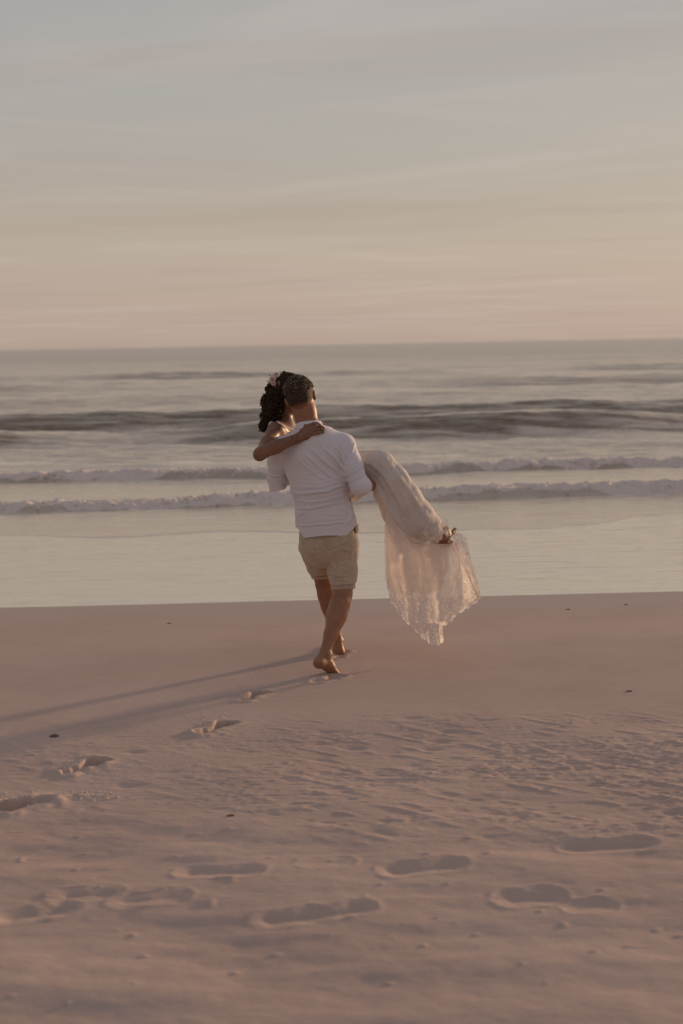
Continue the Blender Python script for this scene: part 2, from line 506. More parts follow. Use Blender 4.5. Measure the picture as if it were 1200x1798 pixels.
# ---------------------------------------------------------------- wet sand and sea
SEA_Z = -0.130
def build_sea():
    xs = np.linspace(-400, 400, 801); ys = np.linspace(9.5, 26, 120)
    gx, gy = np.meshgrid(xs, ys)
    h = np.full_like(gx, -0.137) + 0.004 * noise2(gx * 0.5, gy * 1.3, 2) * smooth(11.5, 13, gy)
    me = mesh_from('wet_sand', np.stack([gx, gy, h], -1).reshape(-1, 3), grid_faces(*gx.shape))
    tag(link('wet_sand', me, M['wet']), kind='structure')

    inv = np.linspace(1 / 13.2, 1 / 420, 640)
    ys = 1 / inv
    ys = np.concatenate([ys, np.geomspace(440, 9000, 30)])
    side = 1 + np.cumsum(np.geomspace(0.006, 2.2, 46))
    u = np.concatenate([-side[::-1], np.linspace(-1, 1, 440), side])
    gy = np.repeat(ys[:, None], len(u), 1)
    gx = u[None, :] * (gy * 0.34 + 2.5)
    meander = 0.5 * noise2(gx * 0.11, gy * 0.02, 3) + 0.12 * noise2(gx * 0.6, gy * 0.1, 4)
    h = np.zeros_like(gx)
    foam = np.zeros_like(gx); clear = np.zeros_like(gx)
    fade = 1 - smooth(150, 500, gy)
    # open water chop
    chop = fbm2(gx * 0.5, gy * 1.25, 5, 11, 0.55)
    h += fade * chop * 0.052 * smooth(18, 27, gy)
    h += fade * fbm2(gx * 0.07, gy * 0.25, 3, 13) * 0.11 * smooth(40, 60, gy)
    h += fbm2(gx * 1.2, gy * 4.5, 3, 14) * 0.007 * smooth(15, 17, gy)
    def swell(y0, front, back, amp, seed, along=1.0):
        yy = gy - y0 - meander * 1.6
        a = amp * (0.72 + 0.45 * noise2(gx * 0.10 * along, gx * 0 + seed, seed))
        nonlocal clear
        clear = np.maximum(clear, smooth(0.05, 0.28, a) * smooth(-2.3 * front, -1.2 * front, yy) * (1 - smooth(0.0, 0.5, yy)) * np.clip(0.98 + 0.6 * fbm2(gx * 0.45, gy * 2.2, 3, seed + 3), 0.1, 1))  # swell fronts darkened in colour, standing in for their weaker sky reflection
        return a * np.where(yy < 0, np.exp(-(yy / front) ** 2), np.exp(-(yy / back) ** 2))
    skew = 0.10 * gx
    h += swell(36.5 + skew, 1.9, 6.0, 0.70, 21)
    h += swell(31.8 + skew * 1.8, 1.5, 2.0, 0.38, 22, 2)
    h += swell(54, 3.5, 6, 0.22, 23)
    h += swell(72, 4, 8, 0.24, 24)
    h += swell(98, 5, 12, 0.3, 25)
    h += swell(26.5, 1.0, 2.0, 0.05, 26, 3)
    # two broken bores running up the beach
    def bore(y0, amp, seed, steep, fo):
        nonlocal h, foam
        yy = gy - y0 - 0.06 * gx - 0.35 * noise2(gx * 0.25, gx * 0 + seed, seed) - 0.07 * noise2(gx * 1.6, gx * 0, seed + 1)
        a = amp * (0.85 + 0.35 * noise2(gx * 0.35, gx * 0 + 3, seed + 2))
        prof = np.where(yy < 0, smooth(-steep, 0.03, yy), np.exp(-yy / 1.6))
        h = h + a * prof
        nonlocal clear
        lip = 0.16 * fbm2(gx * 1.6, gx * 0, 3, seed + 8)
        clear = np.maximum(clear, 0.65 * smooth(-steep * 1.5, -steep * 1.1, yy) * (1 - smooth(0.1, 0.6, yy)))  # shade at the foot of each bore, put into the water colour
        f = smooth(-steep * 0.95, -steep * 0.45, yy + lip) * (1 - smooth(0.25, 0.8, yy + lip)) * fo
        tumble = fbm2(gx * 6, gy * 9, 4, seed + 5, 0.6)
        h = h + f * tumble * 0.035
        foam = np.maximum(foam, f)
    patch = smooth(-0.35, 0.35, noise2(gx * 0.55 + 5, gx * 0, 44))
    bore(22.1, 0.15, 31, 0.26, 0.78 + 0.15 * patch)
    bore(18.3, 0.14, 35, 0.26, 0.6 + 0.35 * patch)
    # lace of foam left behind the bores
    lace = fbm2(gx * 0.9, gy * 1.6, 4, 46)
    foam = np.maximum(foam, 0.42 * smooth(0.25, 0.9, lace) * smooth(18, 20, gy) * (1 - smooth(30, 36, gy)))
    foam = np.maximum(foam, 0.35 * smooth(0.3, 0.9, fbm2(gx * 0.4, gy * 0.7, 4, 47)) * smooth(36, 42, gy) * (1 - smooth(55, 65, gy)))
    # thin swash sheet: its edge is a curve
    e = 14.6 + 0.42 * gx + 0.25 * noise2(gx * 0.8, gx * 0, 51) + 0.06 * noise2(gx * 4, gx * 0, 52)
    e = np.where(gx < 0.8, 15.5 + 0.02 * gx + 0.25 * noise2(gx * 0.8, gx * 0, 51) - 0.3 * smooth(-1.5, 0.8, gx) , e)
    e = np.clip(e, 13.3, 16.4)
    z = SEA_Z + h - 0.03 * (1 - smooth(-0.10, 0.06, gy - e))
    foam = np.maximum(foam, 0.45 * np.exp(-((gy - e - 0.05) / 0.05) ** 2) * smooth(0.5, 3, gx))
    me = mesh_from('sea', np.stack([gx, gy, z], -1).reshape(-1, 3), grid_faces(*gx.shape))
    add_attr(me, 'foam', foam)
    clear = np.maximum(clear, 0.62 * smooth(60, 260, gy))  # far water darkened in colour, imitating ripples that mirror less sky
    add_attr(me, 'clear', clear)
    add_attr(me, 'near', 1 - smooth(15, 27, gy))
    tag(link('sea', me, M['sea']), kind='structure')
    # spray and clots of foam thrown up along the two bores
    vs, fs, n = [], [], 0
    ico = bmesh.new(); bmesh.ops.create_icosphere(ico, subdivisions=1, radius=1)
    iv = np.array([v.co[:] for v in ico.verts]); ifc = np.array([[v.index for v in f.verts] for f in ico.faces]); ico.free()
    for (y0, seed, amp, cnt) in ((22.1, 31, .15, 3000), (18.3, 35, .14, 1500)):
        x = rng.uniform(-9, 9, cnt)
        dens = noise2(x * 0.5, x * 0 + 2, seed + 9) + 0.5 * noise2(x * 2.3, x * 0, seed + 10)
        x = x[(dens > -0.1) & (noise2(x * 0.55 + 5, x * 0, 44) > -0.1)]
        yb = y0 + 0.06 * x + 0.35 * noise2(x * 0.25, x * 0 + seed, seed) + 0.07 * noise2(x * 1.6, x * 0, seed + 1)
        a = amp * (0.85 + 0.35 * noise2(x * 0.35, x * 0 + 3, seed + 2))
        k = rng.uniform(-0.2, 0.25, len(x))
        zz = SEA_Z + a * np.where(k < 0, smooth(-0.26, 0.03, k), 1 - 0.3 * k) + rng.normal(-0.004, 0.013, len(x))
        r = rng.uniform(0.005, 0.02, len(x))
        for i in range(len(x)):
            vs.append(iv * (r[i] * rng.uniform(.6, 1.4, 3)) + (x[i], yb[i] + k[i], zz[i])); fs.append(ifc + n); n += len(iv)
    me = mesh_from('sea_foam', np.concatenate(vs), np.concatenate(fs))
    tag(link('sea_foam', me, M['foam']), 'pale broken foam tumbling along the two low waves', 'foam', kind='stuff')
build_sea()

# ---------------------------------------------------------------- implicit modelling of figures
class Vol:
    """a distance field on a grid; shapes are blended in, then skinned into one continuous surface"""
    def __init__(self, pts, pad, step):
        p = np.array([tuple(q) for q in pts])
        self.step = step
        self.lo = p.min(0) - pad
        n = np.ceil((p.max(0) + pad - self.lo) / step).astype(int) + 1
        self.ax = [self.lo[i] + step * np.arange(n[i]) for i in range(3)]
        self.f = np.full(tuple(n), 0.3, dtype=np.float32)
    def _block(self, lo, hi):
        s = []
        for i in range(3):
            a = max(0, int(math.floor((lo[i] - self.lo[i]) / self.step)))
            b = min(self.f.shape[i], int(math.ceil((hi[i] - self.lo[i]) / self.step)) + 1)
            if b <= a:
                return None
            s.append(slice(a, b))
        return tuple(s)
    def _grid(self, s):
        return np.meshgrid(self.ax[0][s[0]], self.ax[1][s[1]], self.ax[2][s[2]], indexing='ij', sparse=True)
    def blend(self, s, d, k):
        a = self.f[s]
        if k > 0:
            h = np.maximum(k - np.abs(a - d), 0) / k
            self.f[s] = np.minimum(a, d) - h * h * k * 0.25
        else:
            self.f[s] = np.minimum(a, d)
    def carve(self, s, d, k=0.004):
        a, b = self.f[s], -d
        h = np.maximum(k - np.abs(a - b), 0) / k
        self.f[s] = np.maximum(a, b) + h * h * k * 0.25
    def cone(self, a, b, ra, rb=None, side=None, k=0.03, carve=False):
        """tapered segment; radii may be (side, other) pairs"""
        rb = ra if rb is None else rb
        ra = (ra, ra) if isinstance(ra, (int, float)) else ra
        rb = (rb, rb) if isinstance(rb, (int, float)) else rb
        a = np.array(a, float); b = np.array(b, float)
        w = b - a; L = np.linalg.norm(w) + 1e-9; w = w / L
        u = np.array(side if side is not None else ((1, 0, 0) if abs(w[0]) < 0.8 else (0, 1, 0)), float)
        u = u - w * u.dot(w); u /= np.linalg.norm(u)
        v = np.cross(w, u)
        R = max(*ra, *rb) + k + 0.02
        s = self._block(np.minimum(a, b) - R, np.maximum(a, b) + R)
        if s is None:
            return
        gx, gy, gz = self._grid(s)
        x, y, z = gx - a[0], gy - a[1], gz - a[2]
        dw = x * w[0] + y * w[1] + z * w[2]
        t = np.clip(dw / L, 0, 1)
        ex = dw - t * L
        du = x * u[0] + y * u[1] + z * u[2]
        dv = x * v[0] + y * v[1] + z * v[2]
        ru = ra[0] + (rb[0] - ra[0]) * t
        rv = ra[1] + (rb[1] - ra[1]) * t
        rm = np.minimum(ru, rv)
        d = (np.sqrt((du / ru) ** 2 + (dv / rv) ** 2 + (ex / rm) ** 2) - 1) * rm
        (self.carve if carve else self.blend)(s, d.astype(np.float32), k)
    def chain(self, pts, rad, side=None, k=0.03):
        for i in range(len(pts) - 1):
            self.cone(pts[i], pts[i + 1], rad[i], rad[i + 1], side, k)
    def ball(self, c, r, rot=None, k=0.02, carve=False):
        """ellipsoid with radii r in the frame rot (3x3, columns are the axes)"""
        r = np.array((r, r, r) if isinstance(r, (int, float)) else r, float)
        Rm = np.eye(3) if rot is None else np.array(rot)
        R = r.max() + k + 0.015
        c = np.array(c, float)
        s = self._block(c - R, c + R)
        if s is None:
            return
        gx, gy, gz = self._grid(s)
        x, y, z = gx - c[0], gy - c[1], gz - c[2]
        q = 0
        for i in range(3):
            q = q + ((x * Rm[0, i] + y * Rm[1, i] + z * Rm[2, i]) / r[i]) ** 2
        d = (np.sqrt(q) - 1) * r.min()
        (self.carve if carve else self.blend)(s, d.astype(np.float32), k)
    def skin(self, smooth_iters=1):
        f, st = self.f, self.step
        ins = f < 0
        nx, ny, nz = f.shape
        cnt = np.zeros((nx - 1, ny - 1, nz - 1), dtype=np.int8)
        for dx in (0, 1):
            for dy in (0, 1):
                for dz in (0, 1):
                    cnt += ins[dx:nx - 1 + dx, dy:ny - 1 + dy, dz:nz - 1 + dz]
        act = (cnt > 0) & (cnt < 8)
        I = np.argwhere(act)
        idx = np.full(act.shape, -1, dtype=np.int64)
        idx[act] = np.arange(len(I))
        acc = np.zeros((len(I), 3)); n = np.zeros(len(I))
        for ax in range(3):
            o1, o2 = [a for a in range(3) if a != ax]
            for p in (0, 1):
                for q in (0, 1):
                    off = np.zeros(3, int); off[o1] = p; off[o2] = q
                    A = I + off; B = A.copy(); B[:, ax] += 1
                    fa = f[A[:, 0], A[:, 1], A[:, 2]]; fb = f[B[:, 0], B[:, 1], B[:, 2]]
                    m = (fa < 0) != (fb < 0)
                    t = fa[m] / (fa[m] - fb[m])
                    pt = np.repeat(off[None].astype(float), m.sum(), 0); pt[:, ax] = t
                    acc[m] += pt; n[m] += 1
        V = self.lo + (I + acc / n[:, None]) * st
        F = []
        for ax in range(3):
            o1, o2 = (ax + 1) % 3, (ax + 2) % 3
            sl0 = [slice(None)] * 3; sl1 = [slice(None)] * 3
            sl0[ax] = slice(0, -1); sl1[ax] = slice(1, None)
            a, b = ins[tuple(sl0)], ins[tuple(sl1)]
            E = np.argwhere(a != b)
            E = E[(E[:, o1] > 0) & (E[:, o2] > 0) & (E[:, o1] < f.shape[o1] - 1) & (E[:, o2] < f.shape[o2] - 1)]
            sgn = a[E[:, 0], E[:, 1], E[:, 2]]
            q = []
            for (p1, p2) in ((-1, -1), (0, -1), (0, 0), (-1, 0)):
                c = E.copy(); c[:, o1] += p1; c[:, o2] += p2
                q.append(idx[c[:, 0], c[:, 1], c[:, 2]])
            q = np.stack(q, -1)
            q[~sgn] = q[~sgn][:, ::-1]
            F.append(q)
        F = np.concatenate(F)
        F = F[(F >= 0).all(1)]
        for _ in range(smooth_iters):
            V = relax(V, F, 0.5)
        return V, F

def relax(V, F, w):
    s = np.zeros_like(V); n = np.zeros(len(V))
    for a in range(F.shape[1]):
        b = (a + 1) % F.shape[1]
        np.add.at(s, F[:, a], V[F[:, b]]); np.add.at(n, F[:, a], 1)
        np.add.at(s, F[:, b], V[F[:, a]]); np.add.at(n, F[:, b], 1)
    n = np.maximum(n, 1)
    return V + (s / n[:, None] - V) * w

def normals(V, F):
    n = np.cross(V[F[:, 2]] - V[F[:, 0]], V[F[:, 3 % F.shape[1]]] - V[F[:, 1]])
    N = np.zeros_like(V)
    for a in range(F.shape[1]):
        np.add.at(N, F[:, a], n)
    return N / (np.linalg.norm(N, axis=1)[:, None] + 1e-12)

def trim(V, F, h, snap):
    """keep the part of the surface where h(V) > 0, with the cut edge drawn onto h = 0"""
    e = 1e-4
    hv = h(V)
    g = np.stack([(h(V + np.array(d) * e) - hv) / e for d in ((1, 0, 0), (0, 1, 0), (0, 0, 1))], -1)
    gl = np.linalg.norm(g, axis=1) + 1e-9
    dist = hv / gl
    keepv = dist > -snap
    F = F[keepv[F].all(1)]
    edge = (np.abs(dist) <= snap)
    V = V.copy()
    V[edge] -= g[edge] / gl[edge][:, None] * dist[edge][:, None]
    used = np.unique(F)
    mp = np.full(len(V), -1); mp[used] = np.arange(len(used))
    return V[used], mp[F]

def seg_dist2(px, pz, a, b):
    ax, az = a; bx, bz = b
    dx, dz = bx - ax, bz - az
    t = np.clip(((px - ax) * dx + (pz - az) * dz) / (dx * dx + dz * dz + 1e-9), 0, 1)
    x, z = px - ax - t * dx, pz - az - t * dz
    side = np.sign(dx * (pz - az) - dz * (px - ax))
    return np.hypot(x, z) * side, t

def fold(V, pts, w, amp, asym=0.6):
    """height of a cloth fold whose crest follows pts (x, z); a shadowed valley runs below the crest"""
    best = np.full(len(V), 9.0); tt = np.zeros(len(V))
    n = len(pts) - 1
    for i in range(n):
        d, t = seg_dist2(V[:, 0], V[:, 2], pts[i], pts[i + 1])
        m = np.abs(d) < np.abs(best)
        best[m] = d[m]; tt[m] = (i + t[m]) / n
    env = np.sin(np.pi * np.clip(tt, 0.03, 0.97)) ** 0.6
    q = best / w
    return amp * env * (np.exp(-q * q) - asym * np.exp(-((np.abs(q) - 1.6) / 0.9) ** 2))

def xz(px, py, depth):
    p = at(px, py, depth)
    return (p.x, p.z)

def tube_mesh(name, paths, radii, sides=6, mat=None, parent=None, taper=None):
    vs, fs, n = [], [], 0
    for pth, r in zip(paths, radii):
        P = np.array([tuple(p) for p in pth], float)
        T = np.gradient(P, axis=0); T /= np.linalg.norm(T, axis=1)[:, None] + 1e-9
        ref = np.array((0.3, 0.5, 0.8)); U = np.cross(T, ref); U /= np.linalg.norm(U, axis=1)[:, None] + 1e-9
        W = np.cross(T, U)
        rr = np.full(len(P), r) if np.isscalar(r) else np.array(r)
        a = np.linspace(0, 2 * np.pi, sides, endpoint=False)
        ring = P[:, None] + rr[:, None, None] * (np.cos(a)[None, :, None] * U[:, None] + np.sin(a)[None, :, None] * W[:, None])
        vs.append(ring.reshape(-1, 3))
        for i in range(len(P) - 1):
            for j in range(sides):
                k = (j + 1) % sides
                fs.append((n + i * sides + j, n + i * sides + k, n + (i + 1) * sides + k, n + (i + 1) * sides + j))
        n += len(P) * sides
    me = mesh_from(name, np.concatenate(vs), fs)
    return link(name, me, mat, parent)

def skin_mat(name, base, deep, rough=0.5, spec=0.35):
    m = Mat(name)
    n = m.noise(16, 4, 0.6)
    c = m.mix(m.rng(n, 0.3, 0.7), base, deep)
    c = m.mix(m.rng(m.noise(90, 3, 0.6), 0.45, 0.8, 0, 0.35), c, tuple(x * 1.25 for x in base))
    m.set(Base_Color=c, Roughness=rough, Normal=m.bump(m.noise(240, 3, 0.6), 0.0006, 0.5))
    m.put(m.b.inputs['Specular IOR Level'], spec)
    m.put(m.b.inputs['Subsurface Weight'], 0.12)
    m.b.inputs['Subsurface Radius'].default_value = (0.012, 0.005, 0.003)
    return m.m
M['skin_man'] = skin_mat('tanned_skin', (0.33, 0.155, 0.085), (0.27, 0.12, 0.064))
M['skin_woman'] = skin_mat('brown_skin', (0.235, 0.112, 0.064), (0.19, 0.088, 0.049), 0.45, 0.4)

def cloth(name, col, col2, weave, rough=0.85, trans=0.25, scale=900, sheen=0.2):
    m = Mat(name)
    n = m.noise(weave, 4, 0.6)
    w = m.noise(1.0, 2, 0.6, vec=m.mapping((scale * 0.15, scale * 0.15, scale)))
    w2 = m.noise(1.0, 2, 0.6, vec=m.mapping((scale, scale * 0.3, scale * 0.12)))
    c = m.mix(m.rng(n, 0.3, 0.7), col, col2)
    c = m.mix(m.rng(m.math('ADD', w, w2), 0.75, 1.25, 0, 0.5), c, tuple(x * 0.78 for x in col2))
    m.set(Base_Color=c, Roughness=rough, Normal=m.bump(m.math('ADD', w, w2), 0.0008, 0.5))
    m.put(m.b.inputs['Specular IOR Level'], 0.2)
    m.put(m.b.inputs['Sheen Weight'], sheen)
    if trans:
        tr = m.node('ShaderNodeBsdfTranslucent'); m.put(tr.inputs[0], c)
        mx = m.node('ShaderNodeMixShader'); mx.inputs[0].default_value = trans
        m.link(m.b.outputs[0], mx.inputs[1]); m.link(tr.outputs[0], mx.inputs[2]); m.link(mx.outputs[0], m.out.inputs[0])
    return m.m
M['shirt'] = cloth('white_cotton', (0.90, 0.85, 0.88), (0.88, 0.83, 0.86), 6, 0.8, 0.22, 1400)
M['seam'] = cloth('white_thread', (0.88, 0.85, 0.86), (0.86, 0.83, 0.84), 20, 0.8, 0.0, 1400)
M['linen'] = cloth('beige_linen', (0.60, 0.465, 0.355), (0.50, 0.38, 0.285), 40, 0.9, 0.06, 520, 0.3)
M['lining_flap'] = cloth('tan_pocket_cloth', (0.22, 0.12, 0.08), (0.18, 0.10, 0.065), 40, 0.9, 0.0)

def hair_mat(name, a, b, rough=0.45):
    rough = rough + 0.22
    m = Mat(name)
    n = m.noise(1.0, 4, 0.6, vec=m.mapping((60, 60, 200)))
    m.set(Base_Color=m.mix(m.rng(n, 0.3, 0.7), a, b), Roughness=rough, Normal=m.bump(n, 0.002, 0.6))
    m.put(m.b.inputs['Specular IOR Level'], 0.15)
    return m.m
M['hair_man'] = hair_mat('dark_cropped_hair', (0.030, 0.019, 0.013), (0.060, 0.038, 0.026), 0.42)
def fade_mat():
    m = Mat('cropped_hair_fading_to_skin')
    n = m.noise(260, 3, 0.7)
    hair = m.mix(m.rng(m.noise(70, 4, 0.6), 0.35, 0.7), (0.026, 0.016, 0.011), (0.075, 0.050, 0.034))
    k = m.rng(m.math('ADD', m.attr('fade'), m.math('MULTIPLY', m.math('SUBTRACT', n, 0.5), 0.5)), 0.30, 1.0)
    m.set(Base_Color=m.mix(k, (0.29, 0.135, 0.075), hair), Roughness=0.7, Normal=m.bump(n, 0.002, 0.7))
    m.put(m.b.inputs['Specular IOR Level'], 0.15)
    return m.m
M['hair_fade'] = fade_mat()
M['hair_man_tips'] = hair_mat('sunbleached_hair_tips', (0.26, 0.19, 0.13), (0.52, 0.40, 0.28), 0.4)
M['hair_woman'] = hair_mat('dark_brown_hair', (0.026, 0.015, 0.009), (0.060, 0.034, 0.020), 0.38)
def plain(name, c, rough=0.6, metal=0.0):
    m = Mat(name); m.set(Base_Color=m.mix(m.noise(80, 3), c, tuple(x * 0.8 for x in c)), Roughness=rough, Metallic=metal)
    return m.m
M['ink'] = plain('tattoo_ink', (0.035, 0.022, 0.018))
M['petal'] = plain('blush_petal', (0.76, 0.54, 0.50), 0.7)
M['petal_pale'] = plain('cream_petal', (0.82, 0.68, 0.62), 0.7)
M['leaf'] = plain('dusty_leaf', (0.20, 0.20, 0.13), 0.7)
M['metal'] = plain('silver_ring', (0.75, 0.72, 0.68), 0.25, 1.0)
M['nail'] = plain('pale_nail', (0.66, 0.52, 0.48), 0.3)

def rot_cols(x, y, z):
    return np.array([np.array(x, float), np.array(y, float), np.array(z, float)]).T

def frame(forward, up):
    f = Vector(forward).normalized(); u = Vector(up)
    r = f.cross(u).normalized(); u = r.cross(f).normalized()
    return r, f, u                       # right, forward, up

def empty(name, loc):
    o = bpy.data.objects.new(name, None)
    o.location = loc
    COL.objects.link(o)
    bpy.context.view_layer.update()
    return o

def head_shape(v, c, fr, s=1.0):
    """skull, jaw, face features and ears in the frame (right, forward, up) around c"""
    r, f, u = fr
    Rm = rot_cols(r, f, u)
    L = lambda x, y, z: Vector(c) + (r * x + f * y + u * z) * s
    v.ball(L(0, -0.008, 0.028), (0.074 * s, 0.096 * s, 0.086 * s), Rm, 0.02)
    v.ball(L(0, 0.024, -0.035), (0.060 * s, 0.066 * s, 0.074 * s), Rm, 0.03)
    v.ball(L(0, 0.062, -0.088), (0.026 * s, 0.024 * s, 0.020 * s), Rm, 0.03)      # chin
    v.cone(L(0, 0.088, 0.006), L(0, 0.104, -0.032), 0.008 * s, 0.013 * s, None, 0.012)  # nose
    for sx in (-1, 1):
        v.ball(L(sx * 0.030, 0.094, 0.004), 0.015 * s, Rm, 0.012, carve=True)     # eye sockets
        v.ball(L(sx * 0.030, 0.082, 0.003), 0.0125 * s, Rm, 0.003)                # eyes
        v.cone(L(sx * 0.015, 0.090, 0.022), L(sx * 0.045, 0.080, 0.024), 0.008 * s, 0.006 * s, None, 0.012)
        v.ball(L(sx * 0.042, 0.066, -0.030), 0.018 * s, Rm, 0.025)                # cheek
        # ear: shell with a rim, standing off the head
        e = L(sx * 0.077, 0.004, -0.004)
        v.ball(e, (0.009 * s, 0.015 * s, 0.027 * s), Rm, 0.006)
        v.ball(L(sx * 0.084, 0.000, 0.004), (0.0055 * s, 0.014 * s, 0.021 * s), Rm, 0.006)
        v.ball(L(sx * 0.084, 0.008, -0.002), (0.005 * s, 0.008 * s, 0.015 * s), Rm, 0.004, carve=True)
    v.ball(L(0, 0.089, -0.052), (0.022 * s, 0.010 * s, 0.006 * s), Rm, 0.008)     # lips
    v.ball(L(0, 0.087, -0.062), (0.019 * s, 0.010 * s, 0.006 * s), Rm, 0.006)

def hand_shape(v, wrist, knuck, palm_n, fingers, thumb, pr=(0.038, 0.014), fr=0.0085):
    """palm from wrist to knuckles; each finger a jointed chain; thumb leaves the side near the base"""
    w = Vector(knuck) - Vector(wrist)
    side = w.cross(Vector(palm_n))
    v.cone(wrist, Vector(wrist) + w * 0.45, (0.026, 0.018), (pr[0] * 0.95, pr[1] + 0.004), side, 0.015)
    v.cone(Vector(wrist) + w * 0.45, Vector(wrist) + w * 0.95, (pr[0] * 0.95, pr[1] + 0.003), pr, side, 0.012)
    for ch in fingers:
        n = len(ch)
        v.chain(ch, [fr * (1.08 - 0.30 * i / (n - 1)) for i in range(n)], None, 0.004)
    v.chain(thumb, [0.013, 0.0105, 0.0085][:len(thumb)], None, 0.010)

# ================================================================ the man
A = at
G_ = dict(
    pelvis=A(577, 950, 8.37), waist=A(570, 900, 8.35), ribs=A(562, 850, 8.355), chest=A(555, 808, 8.365),
    upper=A(550, 780, 8.37), neckb=A(544, 757, 8.365), neckt=A(536, 722, 8.385), head=A(528, 700, 8.40),
    shl=A(492, 788, 8.40), shr=A(606, 784, 8.36),
    ell=A(486, 839, 8.46), wrl=A(537, 836, 8.70),
    elr=A(631, 853, 8.23), wrr=A(664, 853, 8.46),
    hipl=A(552, 962, 8.41), hipr=A(603, 960, 8.37),
    knl=A(570, 1027, 8.55), anl=A(593, 1126, 8.66), knr=A(602, 1044, 8.30), anr=A(571, 1150, 8.06))

def man_torso(v, o=0.0, lower=True):
    g = G_; X1 = (1, 0, 0)
    v.chain([g['pelvis'] + Vector((0, 0, -0.02)), g['waist'], g['ribs'], g['chest'], g['upper']],
            [(.158 + o, .112 + o), (.147 + o, .098 + o), (.150 + o, .108 + o), (.165 + o, .112 + o), (.135 + o, .090 + o)], X1, 0.05)
    # shoulder girdle and trapezius
    v.chain([g['shl'] + Vector((.02, 0, .008)), g['upper'] + Vector((0, -.01, .025)), g['shr'] + Vector((-.02, 0, .008))],
            [.056 + o, .070 + o, .056 + o], None, 0.05)
    v.cone(g['upper'] + Vector((0, 0, .02)), g['neckb'] + Vector((0, 0, .0)), .085 + o, .062 + o, None, 0.06)
    # shoulder blades
    for s in (-1, 1):
        v.ball(g['chest'] + Vector((s * .075, -.070, .045)), (.06, .035 + o, .07), None, 0.05)

def man_arms(v, o=0.0, cut=1.0):
    g = G_
    for sh, el, wr in (('shl', 'ell', 'wrl'), ('shr', 'elr', 'wrr')):
        m = g[sh].lerp(g[el], 0.45)
        v.chain([g[sh], m, g[el]], [.055 + o, .050 + o, .041 + o], None, 0.035)
        e2 = g[el].lerp(g[wr], 0.3 * cut); w2 = g[el].lerp(g[wr], cut)
        v.chain([g[el], e2, w2], [.041 + o, .043 + o, (.027 + o) if cut == 1.0 else .040 + o], None, 0.02)

